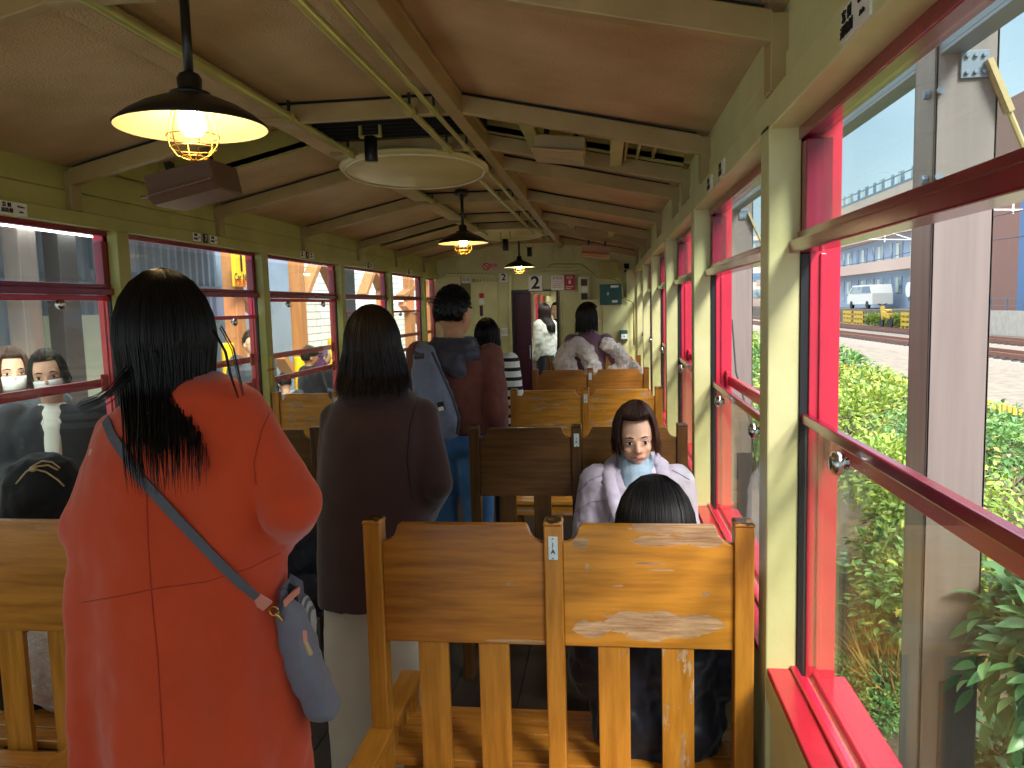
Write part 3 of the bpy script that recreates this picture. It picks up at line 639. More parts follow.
for y in (3.2,):
    m = MB(); m.bar((1.36, y+.1, 2.66), (4.2, y+.1, 3.5), .10, .20); tag(m.build('sloping_girder', M['steel'], bevel=.004), 'sloping steel canopy girder over the post, at %s post' % ('nearest' if y < 4 else 'second' if y < 10 else 'third'), 'beam', 'sloping canopy girders')
m = MB(); m.tube([onX(732, 320, 1.15), onX(736, 372, 1.15), onX(750, 420, 1.15), V((1.3, 6, -1.0))], .008, 6); tag(m.build('hanging_cable', M['track'], smooth=True), 'thin black cable hanging outside the second right window', 'cable')
# foliage
def leafmat(name, stops, rough=.45, tr=.25):
    n = NT(name); at = n.add('ShaderNodeAttribute', attribute_name='tone'); c = n.ramp(at.outputs['Fac'], [(p, lin(h)) for p, h in stops]); n.col(c)
    n.b.inputs['Roughness'].default_value = rough; tl = n.add('ShaderNodeBsdfTranslucent'); n.l.new(c, tl.inputs[0])
    mx = n.add('ShaderNodeMixShader'); mx.inputs[0].default_value = tr; n.l.new(n.b.outputs[0], mx.inputs[1]); n.l.new(tl.outputs[0], mx.inputs[2]); n.l.new(mx.outputs[0], n.o.inputs[0]); return n.m
M['leafY'] = leafmat('yellow_green_leaves', [(0, '5d7a2c'), (.4, '7c983a'), (.75, '9fae46'), (1, 'c4c456')])
M['leafG'] = leafmat('green_leaves', [(0, '35562a'), (.5, '5c8a42'), (.85, '86a85a'), (1, 'c4b650')])
M['leafD'] = leafmat('deep_green_leaves', [(0, '2f5a38'), (.5, '4f8050'), (.9, '7aa66c'), (1, 'a8c890')], .3)
M['leafB'] = leafmat('low_cover_leaves', [(0, '3a6a30'), (.6, '5c9048'), (1, '9a9a4a')])
M['straw'] = leafmat('dry_grass', [(0, '8a6a34'), (.6, 'b08c4c'), (1, 'cdb070')], .7)
M['twig'] = mat('twig_bark', '5a4433', .8)
def leaf_mesh(mb, p, dirn, nrm, L, wd, tones, tone, seg=3):
    dirn = dirn.normalized(); s = dirn.cross(nrm)
    if s.length < 1e-3: s = dirn.orthogonal()
    s.normalize(); n = s.cross(dirn)
    prof = [(0, 0), (.3, 1), (.65, .85), (1, 0)] if seg == 3 else [(0, 0), (.15, .6), (.35, 1), (.6, .92), (.82, .5), (1, 0)]
    mid = [mb.bm.verts.new(p+dirn*L*a-n*(a*a*L*.22)) for a, b in prof]
    lf = [mb.bm.verts.new(p+dirn*L*a+s*wd*b*.5+n*(b*wd*.16-a*a*L*.22)) for a, b in prof[1:-1]]
    rg = [mb.bm.verts.new(p+dirn*L*a-s*wd*b*.5+n*(b*wd*.16-a*a*L*.22)) for a, b in prof[1:-1]]
    k = len(lf)
    fs = [mb.bm.faces.new((mid[0], mid[1], lf[0])), mb.bm.faces.new((mid[0], rg[0], mid[1]))]
    for i in range(k-1): fs += [mb.bm.faces.new((mid[i+1], mid[i+2], lf[i+1], lf[i])), mb.bm.faces.new((mid[i+1], rg[i], rg[i+1], mid[i+2]))]
    fs += [mb.bm.faces.new((mid[k], mid[k+1], lf[-1])), mb.bm.faces.new((mid[k], rg[-1], mid[k+1]))]
    tones += [tone]*len(fs)
def finish_leaves(mb, tones, name, m, parent):
    bm = mb.bm; o0 = W[parent.name]
    for v in bm.verts: v.co -= o0
    me = bpy.data.meshes.new(name); bm.to_mesh(me); bm.free(); me.materials.append(m)
    at = me.attributes.new('tone', 'FLOAT', 'FACE'); at.data.foreach_set('value', tones)
    o = bpy.data.objects.new(name, me); link(o, parent); W[o.name] = o0; return o
def bush(lab, c, r, n, L, m, seed, cat='bush', name='leafy_bush', wid=.5, grp=None, seg=3, inner=.55, droop=0):
    rr = random.Random(seed); t = thing(name, lab, cat, (c[0], c[1], GZ), grp); mb = MB(); tones = []; c = V(c)
    lob = [(V((rr.uniform(-.6, .6)*r[0], rr.uniform(-.6, .6)*r[1], rr.uniform(-.3, .6)*r[2])), rr.uniform(.35, .6)) for _ in range(9)]
    for i in range(n):
        lc, lr = rr.choice(lob); dv = V((rr.gauss(0,1), rr.gauss(0,1), rr.gauss(0,1)+.25)).normalized(); q = rr.uniform(inner, 1)
        p = c+lc+V((dv.x*r[0]*lr*q, dv.y*r[1]*lr*q, dv.z*r[2]*lr*q))
        if p.z < GZ+.03: p.z = GZ+.03+rr.random()*.2
        dd = (dv+V((rr.gauss(0,.5), rr.gauss(0,.5), rr.gauss(0,.4)-droop))).normalized(); nn = (dv*.6+V((0,0,1))+V((rr.gauss(0,.4), rr.gauss(0,.4), 0))).normalized()
        leaf_mesh(mb, p, dd, nn, L*rr.uniform(.6, 1.25), L*wid*rr.uniform(.7, 1.1), tones, min(1, max(0, rr.gauss(.5, .25))), seg)
    fo = finish_leaves(mb, tones, 'foliage', m, t); fo.data.polygons.foreach_set('use_smooth', [seg == 5]*len(fo.data.polygons)); mb = MB()
    for lc, lr in lob:
        base = V((c.x+rr.uniform(-.1, .1), c.y+rr.uniform(-.1, .1), GZ)); mb.tube([base, (base+c+lc)/2+V((rr.uniform(-.1, .1), rr.uniform(-.1, .1), 0)), c+lc], [.014, .01, .005], 5)
        for _ in range(3): e = c+lc+V((rr.uniform(-1, 1)*r[0], rr.uniform(-1, 1)*r[1], rr.uniform(-.2, 1)*r[2]))*lr*.8; mb.tube([c+lc, e], [.005, .002], 4)
    mb.build('branches', M['twig'], t); return t
bush('yellow green bush massed beside the post in the nearest window', (3.0, 7.2, -.45), (1.0, 1.4, .75), 5200, .075, M['leafY'], 1)
bush('mid green bush below the yellow green one, leafy twigs', (2.35, 5.9, -.7), (.75, 1.0, .55), 3600, .075, M['leafG'], 2)
bush('green bush in front of the dark picket fence, left part', (4.4, 10.0, -.5), (1.5, 2.2, .75), 4600, .09, M['leafG'], 3)
bush('yellow bush farther along the fence seen over the sash', (4.3, 14.5, -.4), (1.7, 2.6, .8), 4200, .11, M['leafY'], 4)
bush('distant green hedge bush seen through the second window', (5.0, 21, -.4), (1.8, 4, .8), 4200, .14, M['leafG'], 5)
bush('low green bush behind the second right window, by the post', (2.6, 11.5, -.55), (.9, 1.8, .65), 3600, .085, M['leafG'], 6)
bush('far yellowish hedge bush in the second window distance', (5.2, 31, -.2), (2, 5, .9), 3600, .18, M['leafY'], 7)
bush('green shrub right of the nearest post, below the pickets', (4.3, 6.3, -.85), (1.4, 1.1, .5), 4600, .075, M['leafG'], 8)
bush('tall weedy green shrub rising before the railway tracks', (8.2, 11.5, -.5), (.9, 1.2, .85), 3200, .08, M['leafG'], 9)
bush('yellow green shrub along the fence at the right edge', (5.0, 4.6, -.95), (1.4, 1.0, .42), 3600, .075, M['leafY'], 10)
bush('small round ground cover shrub low beside the sill', (1.75, 4.9, -.95), (.40, .5, .2), 2600, .032, M['leafB'], 11, name='ground_cover')
bush('glossy broad leaved shrub at lower right, closest to glass', tuple(onY(1112, 655, 2.95)), (.42, .40, .46), 1100, .115, M['leafD'], 12, wid=.48, seg=5, name='broad_leaf_shrub', droop=.3)
bush('broad leaved shrub sprouting low at bottom right corner', tuple(onY(1022, 775, 3.5)), (.42, .4, .22), 520, .115, M['leafD'], 13, wid=.45, seg=5, name='broad_leaf_shrub')
bush('pale leaved twiggy shrub above the dry grass', (2.15, 5.2, -.5), (.5, .6, .4), 900, .075, M['leafG'], 14)
# dry grass tuft
t = thing('dry_grass_tuft', 'tuft of straw coloured dry grass behind the lowered sash', 'grass', (1.95, 5.15, GZ)); mb = MB(); tones = []; rr = random.Random(5)
for i in range(1500):
    a = rr.uniform(0, 2*PI); q = rr.random()**.5*.28; b = V((1.95+q*math.cos(a), 5.15+q*math.sin(a)*1.3, GZ+.0)); h = rr.uniform(.35, .65)
    dv = V((rr.gauss(0, .35), rr.gauss(0, .35), 1)).normalized(); leaf_mesh(mb, b, dv, V((rr.gauss(0,1), rr.gauss(0,1), .2)).normalized(), h, .008, tones, rr.random())
finish_leaves(mb, tones, 'blades', M['straw'], t)
rr = random.Random(8)
for i in range(14):
    x, y = rr.uniform(1.45, 2.6), rr.uniform(3.4, 5.6); m = MB(); tones = []
    tt = thing('fallen_leaf', 'curled brown fallen leaf on dark soil outside the right window sill', 'leaf', (x, y, GZ+.03), 'fallen leaves on the soil')
    leaf_mesh(m, V((x, y, GZ+.03)), V((rr.gauss(0,1), rr.gauss(0,1), .1)), V((0,0,1)), .09, .05, tones, rr.random(), 5); finish_leaves(m, tones, 'blade', M['straw'], tt)
t = MB().lathe((2.0, 3.35, GZ+.03), [(.001, 0), (.09, .0), (.14, .18), (.13, .18), (.085, .02), (.001, .02)], 28); tag(t.build('plant_pot', mat('terracotta', 'b5683c', .8), smooth=True), 'terracotta pot half hidden under broad leaves', 'pot')
tag(MB().ell((1.66, 3.45, GZ+.55), (.05, .03, .10), 14, 8).build('marker_stake', M['white'], smooth=True), 'small rounded white marker at the foot of the post', 'marker') if False else None
# picket fence along the planting
M['ytip'] = mat('yellow_tip', 'd8b23a', .5)
for k in range(13):
    y0 = 5+2.2*k; t = thing('picket_fence_panel', 'dark picket fence panel with yellow tips, %s' % ('closest, at the right edge' if k == 0 else 'counted %d back along the row from the closest' % k), 'fence', (6.95, y0, GZ), 'dark picket fence with yellow tips')
    for j in range(12): y = y0+.09+j*.18; q_ = MB().box(6.93, 6.97, y, y+.05, GZ, -.52).build('picket', M['postd'], t); MB().box(6.925, 6.975, y-.003, y+.053, -.54, -.40).build('tip', M['ytip'], q_)
    mb = MB(); mb.box(6.94, 6.96, y0, y0+2.19, -.7, -.66); mb.box(6.94, 6.96, y0, y0+2.19, -1.0, -.96); mb.build('cross_rails', M['postd'], t)
# tracks
M['rail'] = mat('rusty_rail', '7d4a38', .6, c2='8c6a58', ns=12)
for xc, lab in ((15.8, 'nearer railway track beyond the picket fence'), (20.2, 'farther railway track below the town wall')):
    t = thing('railway_track', lab, 'track', (xc, 40, GZ), 'railway tracks outside')
    mb = MB(); mb.prism([(xc-1.9, GZ), (xc+1.9, GZ), (xc+1.3, GZ+.15), (xc-1.3, GZ+.15)], -5, 150); mb.build('ballast', M['ballast'], t)
    for x in (xc-.55, xc+.55): mb = MB(); mb.box(x-.035, x+.035, -5, 150, GZ+.2, GZ+.36); mb.box(x-.07, x+.07, -5, 150, GZ+.19, GZ+.21); mb.build('rail', M['rail'], t)
    mb = MB()
    for k in range(190): mb.box(xc-1, xc+1, 10+k*.65, 10.22+k*.65, GZ+.1, GZ+.19)
    mb.build('sleepers', M['postd'], t)
M['conc'] = mat('pale_concrete', 'c9c0b4', .85, c2='b8ada0', ns=3)
tag(MB().box(24.9, 25.1, -10, 66, GZ, .45).build('retaining_wall', M['conc']), 'pale concrete retaining wall beyond the tracks', 'wall')
t = thing('wall_railing', 'thin grey railing standing on the concrete wall', 'railing', (25, 20, .45)); mb = MB(); mb.box(24.98, 25.02, -10, 66, 1.2, 1.26); mb.box(24.98, 25.02, -10, 66, .75, .79); mb.build('rails', M['steel'], t); mb = MB()
for k in range(38): mb.box(24.98, 25.02, -8+2*k, -7.94+2*k, .45, 1.2)
mb.build('posts', M['steel'], t)
# apartment block
M['apt'] = mat('pale_blue_render', '9fb2c8', .7); M['aptb'] = mat('pink_beige_band', 'd0b4a4', .7); M['win'] = mat('building_glass', '5d7488', .12, c2='9aa9a8', ns=.5, amt=(.45, .55)); M['winl'] = mat('curtained_glass', 'cfd6c8', .3)
t = thing('apartment_building', 'long pale blue apartment block with pinkish balcony bands beyond tracks', 'building', (32, 95, .35))
X0 = 28
mb = MB(); mb.box(X0+1.2, X0+13, 69, 150, .35, 12.2); mb.build('wall', M['apt'], t)
FH = 3.45
for k in range(4):
    z = .9+FH*k
    if k: mb = MB(); mb.box(X0, X0+1.3, 69, 150, z-.25, z+.85); mb.build('balcony_band', M['aptb'], t)
    for j in range(12):
        y = 70.5+5.3*j; w = MB().box(X0+1.15, X0+1.22, y, y+1.7, z+.9, z+2.6).build('window', M['win'], t); MB().box(X0+1.12, X0+1.18, y+.9, y+1.65, z+1.0, z+2.5).build('curtain', M['winl'], w); MB().box(X0+1.15, X0+1.22, y+2.8, y+3.6, z+.2, z+2.6).build('door', M['win'], t)
mb = MB(); mb.box(X0+.4, X0+13, 69, 150, 12.2, 12.5)
for j in range(30): mb.box(X0+.6, X0+.64, 69+2.7*j, 69.05+2.7*j, 12.5, 13.3)
mb.box(X0+.6, X0+.7, 69, 150, 13.3, 13.4); mb.build('roof_rail', M['steel'], t)
t = thing('office_building', 'slate blue building with a brown end wall at right edge', 'building', (34, 52, .35))
MB().box(28, 40, 36, 57, .35, 16).build('wall', mat('slate_blue', '5f7ea6', .7), t); MB().box(28.0, 38, 57, 63.5, .35, 15).build('end_wall', mat('brown_brick', '9a7468', .8, c2='8a6458', ns=20), t)
for k in range(4):
    for j in range(4): MB().box(27.95, 28.02, 38+5*j, 39.5+5*j, 2+3.3*k, 3.6+3.3*k).build('window', M['win'], t)
t = thing('far_building', 'low grey building far down the line, second window', 'building', (20, 165, .35)); MB().box(26, 60, 158, 200, .35, 14).build('wall', M['aptb'], t)
mb = MB()
for k in range(4): mb.box(26, 44, 157.9, 158.05, 2+3.2*k, 3.6+3.2*k)
mb.build('windows', M['win'], t)
# pole, wires, van, scooter, barriers
def pole(x, y, h, lab, sign=False):
    t = thing('utility_pole', lab, 'pole', (x, y, GZ), 'catenary poles by the tracks'); MB().tube([(x, y, GZ), (x, y, h)], .16, 12).build('shaft', M['conc'], t, smooth=True)
    mb = MB(); mb.tube([(x, y, h-1.2), (x-4.5, y, h-.9)], .05, 6); mb.tube([(x, y, h-2.6), (x-4.2, y, h-1.1)], .04, 6); mb.tube([(x, y, h-2.6), (x-4.5, y, h-2.4)], .04, 6)
    for q in (-2, -4.2): mb.tube([(x+q, y, h-.9), (x+q, y, h-2.7)], .05, 6)
    mb.build('bracket_arm', M['white'], t)
    if sign: MB().lathe((x-.25, y, 2.0), [(.001, -.03), (.55, -.03), (.55, .03), (.001, .03)], 24, axis='X').build('round_sign', M['white'], t)
pole(22.3, 60, 8.2, 'white catenary pole with round sign before the apartments', True)
pole(22.3, 42, 8.2, 'white catenary pole beside the slate blue building')
pole(22.3, 100, 8.2, 'distant catenary pole in the second right window')
for i, (x, z) in enumerate(((17.8, 7.2), (20.2, 5.9), (16.0, 5.6), (22.4, 4.9))):
    pts = [(x, -5+155*k/40, z-.35*math.sin(PI*((k % 8)/8))) for k in range(41)]
    tag(MB().tube(pts, .03, 5).build('overhead_wire', M['postd']), 'dark overhead wire above the tracks, %s' % ('highest', 'second highest', 'third highest', 'lowest')[i], 'wire', 'overhead railway wires')
t = thing('parked_van', 'white van parked in front of the apartments', 'van', (26.5, 84, .35)); y = 80
MB().prismx([(y, .75), (y, 1.9), (y+.5, 2.75), (y+6.2, 2.75), (y+7.6, 1.9), (y+8, 1.6), (y+8, .75)], 26, 28).build('body', M['white'], t, bevel=.08)
mb = MB(); mb.prismx([(y+.4, 1.95), (y+.8, 2.6), (y+6, 2.6), (y+7, 1.95)], 25.96, 26.0); mb.build('side_windows', M['win'], t)
for yy in (y+1.4, y+6.4): MB().lathe((25.95, yy, .75), [(.001, 0), (.4, 0), (.4, .25), (.001, .25)], 20, axis='X').build('wheel', M['track'], t)
t = thing('motor_scooter', 'yellow motor scooter beside the far track', 'scooter', (22.6, 66, GZ)); x, y, z = 22.6, 65, GZ+.55
mb = MB(); mb.bar((x, y, z+.5), (x, y+1.6, z+.7), .35, .45); mb.bar((x, y+1.6, z+.2), (x, y+2, z+1.3), .3, .3); mb.bar((x, y+.1, z+.95), (x, y+1.1, z+1.0), .35, .16); mb.build('body', M['ytip'], t, bevel=.06)
for yy in (y+.1, y+2.1): MB().lathe((x-.06, yy, z), [(.2, 0), (.5, 0), (.5, .12), (.2, .12)], 20, axis='X').build('wheel', M['track'], t)
MB().tube([(x-.35, y+1.95, z+1.5), (x, y+2.0, z+1.4), (x+.35, y+1.95, z+1.5)], .04, 6).build('handlebar', M['black'], t)
for k in range(4):
    y = 58+3.0*k if k < 2 else 66+3.3*k; t = thing('yellow_barrier', 'yellow slotted barrier beside the far track, %s' % ('nearest', 'second', 'third', 'farthest')[k], 'barrier', (22.9, y, GZ), 'yellow barriers by the far track'); mb = MB()
    for z in (.0, .4, .8): mb.box(22.85, 22.95, y, y+2.6, GZ+.35+z, GZ+.57+z)
    for yy in (y, y+.85, y+1.7, y+2.5): mb.box(22.84, 22.96, yy, yy+.12, GZ, GZ+1.4)
    mb.build('rails', M['ytip'], t)
bush('yellow flowered weeds around the scooter', (24.0, 70, -.5), (.6, 7, .5), 1800, .3, M['leafY'], 21)
# ------------------------------------------------------------------ outside, left: the platform
PZ = -.45
M['plat'] = mat('platform_paving', 'a9a49c', .8, c2='8f8a82', ns=4)
mb = MB(); mb.box(-9.2, -2.68, -8, 60, PZ-.6, PZ); mb.build('ground', M['plat'], kind='structure')
M['corr'] = mat('corrugated_steel', '8c98ac', .5, c2='7c889c', ns=1)
t = thing('corrugated_wall', 'blue grey corrugated steel wall across the platform', 'wall', (-8, 9, PZ)); mb = MB(); pr = []
ys_ = [5+i*.06 for i in range(170)]
for i, y in enumerate(ys_): pr.append((-8+(.03 if i % 4 in (0, 1) else -.03), y))
a = [mb.bm.verts.new((x, y, PZ)) for x, y in pr]; b = [mb.bm.verts.new((x, y, 4.4)) for x, y in pr]
for i in range(len(pr)-1): mb.bm.faces.new((a[i], a[i+1], b[i+1], b[i]))
o = mb.build('sheet', M['corr'], t); sm = o.modifiers.new('s', 'SOLIDIFY'); sm.thickness = .02
mb = MB(); mb.box(-8.1, -7.9, 5, 15.2, 2.0, 2.12); mb.box(-8.1, -7.9, 5, 15.2, 3.3, 3.5); mb.build('rail', M['steel'], t)
def lpost(px, w, lab, m, X=-6.2):
    p = onX(px, 300, X); t = thing('platform_post', lab, 'post', (X, p.y, PZ), 'posts on the platform'); MB().box(X-.1, X+.1, p.y-w/2, p.y+w/2, PZ, 3.045).build('shaft', m, t, bevel=.01)
    MB().box(X-.14, X+.14, p.y-w/2-.04, p.y+w/2+.04, PZ, PZ+.12).build('base_plate', M['postd'], t); return t
lpost(24, .26, 'brown grey steel post behind the two masked people', M['post']); lpost(64, .30, 'dark steel post right of the masked people in nearest left window', M['postd'])
M['sky_strip'] = emit('sky_gap_white', 'ffffff', 3)  # glow standing in for the bright sky gap, not a lamp
t = thing('sky_gap_strip', 'long glowing white strip standing in for the sky gap under platform canopy', 'lamp', (-6, 7.6, 2.6)); MB().box(-6.05, -5.95, 6.2, 8.9, 2.50, 2.58).build('tube', M['sky_strip'], t); MB().box(-6.1, -5.9, 6.1, 9, 2.58, 2.64).build('strip_backing', M['white'], t)
t = thing('canopy_truss', 'dark steel truss under the platform canopy', 'beam', (-5.2, 9, 2.9)); mb = MB(); mb.bar((-5.4, 5, 3.25), (-5.4, 22, 3.25), .12, .16); mb.bar((-5.4, 5, 2.75), (-5.4, 22, 2.75), .10, .10)
for k in range(14): mb.bar((-5.4, 5+1.2*k, 2.75), (-5.4, 5.6+1.2*k, 3.25), .05, .05); mb.bar((-5.4, 5.6+1.2*k, 3.25), (-5.4, 6.2+1.2*k, 2.75), .05, .05)
mb.build('truss', M['postd'], t)
tag(MB().box(-7.94, -7.87, 11.2, 12.3, 2.3, 3.1).build('junction_board', M['corr'], bevel=.01), 'pale square board high on corrugated wall', 'board')
tag(MB().box(-7.8, -7.4, 9.9, 10.6, PZ, 1.6).build('glass_case', M['winl'], bevel=.01), 'pale display case low behind nearest left window', 'display case')
mb = MB(); mb.box(-9.5, -5.6, -3, 15, 3.05, 3.15); mb.build('ceiling', mat('canopy_soffit', '4a4642', .7), kind='structure')  # canopy added to block the sky, cut short so the brick stays sunlit
# timber frame
M['timber'] = mat('orange_timber', 'ba7c4c', .6, c2='a46c3e', ns=3, stretch=(6, 6, .6))
def tpost(px, w, lab, X=-5.0, top=3.445):
    p = onX(px, 300, X); t = thing('timber_post', lab, 'post', (X, p.y, PZ), 'orange timber posts of the station'); w *= .5; MB().box(X-.09, X+.09, p.y-w/2, p.y+w/2, PZ, top).build('shaft', M['timber'], t, bevel=.01)
    MB().box(X-.17, X+.17, p.y-w/2-.04, p.y+w/2+.04, PZ, PZ+.25).build('stone_foot', M['conc'], t, bevel=.01); return p.y
y1 = tpost(234, .5, 'orange timber post left of the yellow sign'); y2 = tpost(298, .5, 'orange timber post in third left window'); y3 = tpost(338, .45, 'orange timber post right of the capped man'); y4 = tpost(382, .7, 'orange timber post in the fourth left window'); y5 = tpost(409, .8, 'orange timber post in fifth left window')
y6 = tpost(430, 1.2, 'last orange timber post in the narrow sixth left window')
def brace(x0, y0_, x1, y1_, lab): tag(MB().bar(onX(x0, y0_, -5), onX(x1, y1_, -5), .12, .20, (1,0,0)).build('timber_brace', M['timber'], bevel=.01), lab, 'brace', 'diagonal timber braces')
brace(301, 300, 322, 246, 'diagonal timber brace rising rightward in third left window'); brace(316, 248, 340, 302, 'diagonal timber brace falling rightward in third left window')
brace(362, 296, 374, 262, 'diagonal brace rising in fourth left window'); brace(371, 266, 389, 309, 'diagonal brace falling in fourth left window'); brace(400, 297, 426, 276, 'diagonal brace rising in fifth left window'); brace(402, 304, 424, 326, 'low diagonal brace falling in fifth left window'); brace(236, 294, 262, 316, 'short diagonal brace below the yellow sign')
brace(279, 356, 292, 376, 'low slanting timber beside the post in third left window')
tag(MB().box(-5.1, -4.9, y1-.3, 30, 3.45, 3.7).build('timber_lintel', M['timber'], bevel=.01), 'long orange timber lintel over the station posts', 'beam')
# brick wall
n = NT('white_brick'); v = n.tc('Object', (1,1,1), rnd=False); sp = n.add('ShaderNodeSeparateXYZ'); n.l.new(v, sp.inputs[0]); cb_ = n.add('ShaderNodeCombineXYZ'); n.l.new(sp.outputs[1], cb_.inputs[0]); n.l.new(sp.outputs[2], cb_.inputs[1])
br = n.add('ShaderNodeTexBrick'); n.l.new(cb_.outputs[0], br.inputs[0]); br.inputs['Color1'].default_value = lin('dcdcd8'); br.inputs['Color2'].default_value = lin('e8e8e4'); br.inputs['Mortar'].default_value = lin('8e8e8c'); br.inputs['Scale'].default_value = 1; br.inputs['Brick Width'].default_value = .62; br.inputs['Row Height'].default_value = .2; br.inputs['Mortar Size'].default_value = .014
n.l.new(br.outputs[0], n.b.inputs['Base Color']); n.b.inputs['Roughness'].default_value = .6; M['brick'] = n.m
tag(MB().box(-8.2, -8.0, 19.8, 42, PZ, 4.2).build('brick_wall', M['brick']), 'white glazed brick wall behind the timber posts', 'wall')
tag(MB().box(-8.3, -8.1, 15.2, 19.8, PZ, 4.2).build('shed_wall', M['corr']), 'smooth blue grey wall between corrugated wall and bricks', 'wall')
tag(MB().box(-7.95, -7.85, 22.6, 23.7, PZ, 3.0).build('doorway', M['dark']), 'dark slab standing in for a shaded door opening in the white brick wall', 'door')  # solid slab; the shade of the opening is in its colour
# yellow platform sign
p = onX(234, 251, -4.75); q = onX(268, 288, -4.75); zb = onX(250, 287, -4.75).z
sg_ = MB().box(-4.8, -4.75, p.y, q.y, zb, p.z).build('platform_sign', mat('sign_yellow', 'f0b820', .5), bevel=.005); tag(sg_, 'yellow platform sign with a big 1 and Car No.', 'sign')
a = onX(241.5, 263, -4.74); text('1', 'lettering', M['ink'], sg_, (-4.742, a.y, a.z), .34, '+X', bold=.008); a = onX(234.5, 277, -4.74); text('Car No.', 'lettering', M['ink'], sg_, (-4.742, a.y, a.z), .13, '+X', align='LEFT'); a = onX(234.5, 283, -4.74); text('車両番号', 'lettering', M['redink'], sg_, (-4.742, a.y, a.z), .11, '+X', align='LEFT')
for px, yy0, yy1, lab in ((227.5, 343, 376, 'yellow bollard beside the long haired woman'), (299, 357, 390, 'yellow bollard in third left window under the rails'), (332, 338, 346, 'yellow bollard behind the purple headscarf')):
    X = -4.2 if px != 331 else -6.5; a = onX(px, yy0, X); z0 = PZ; t = MB().tube([(X, a.y, z0), (X, a.y, a.z)], .07 if px != 331 else .12, 14); tag(t.build('bollard', mat('bollard_yellow', 'f2c018', .4), bevel=.01), lab, 'bollard', 'yellow bollards')
#@@PART5
# ------------------------------------------------------------------ people
M['skin'] = mat('skin', 'e0b49a', .5, c2='d8a488', ns=9, spec=.4); M['skin2'] = mat('skin_tan', 'c8936e', .5, c2='bd8560', ns=9, spec=.4)
for m_ in (M['skin'], M['skin2']): bb = m_.node_tree.nodes['Principled BSDF']; bb.inputs['Subsurface Weight'].default_value = .08; bb.inputs['Subsurface Radius'].default_value = (.02, .008, .004)
M['hairk'] = mat('black_hair', '0d0a0a', .42, spec=.3); M['hairb'] = mat('dark_brown_hair', '1c110d', .42, spec=.35); M['hairr'] = mat('brown_hair', '3c2218', .42, spec=.35)
M['eyew'] = mat('eye_white', 'e8e4dc', .2); M['iris'] = mat('dark_iris', '1c100a', .15); M['lip'] = mat('lips', 'b4665c', .4); M['mask'] = mat('white_mask', 'eef0f0', .8)
def cloth(name, c, c2=None, rough=.85, ns=12, bs=0, bst=.15, bd=.004, sheen=.15, stretch=(1,1,1)): return mat(name, c, rough, c2=c2, ns=ns, bs=bs, bst=bst, bd=bd, spec=.25, sheen=sheen, stretch=stretch)
def hand(mb, w, dr, nrm, side, s=1., curl=.5):
    w, dr, nrm = V(w), V(dr).normalized(), V(nrm).normalized(); sd = dr.cross(nrm).normalized()*side; nrm = sd.cross(dr)*side
    mb.ell(w+dr*.045*s, (.001, .001, .001)); 
    for j in (-1, -.33, .33, 1): mb.cap(w+sd*j*.016*s, w+dr*.082*s+sd*j*.027*s, .016*s, .0125*s, 8)
    for j, L in ((-1.05, .058), (-.35, .072), (.35, .078), (1.05, .070)):
        p = w+dr*.085*s+sd*j*.027*s; c = curl*.5; q = p+(dr*math.cos(c)-nrm*math.sin(c))*L*.5*s+sd*j*.003; c *= 2.2; r_ = q+(dr*math.cos(c)-nrm*math.sin(c))*L*.5*s
        mb.cap(p, q, .0098*s, .0092*s, 8); mb.cap(q, r_, .0092*s, .0078*s, 8)
    p = w+dr*.03*s+sd*.03*s; q = p+(dr*.7+sd*.7-nrm*.25).normalized()*.045*s; mb.cap(p, q, .013*s, .011*s, 8); mb.cap(q, q+(dr*.92+sd*.2-nrm*.35).normalized()*.032*s, .011*s, .009*s, 8)
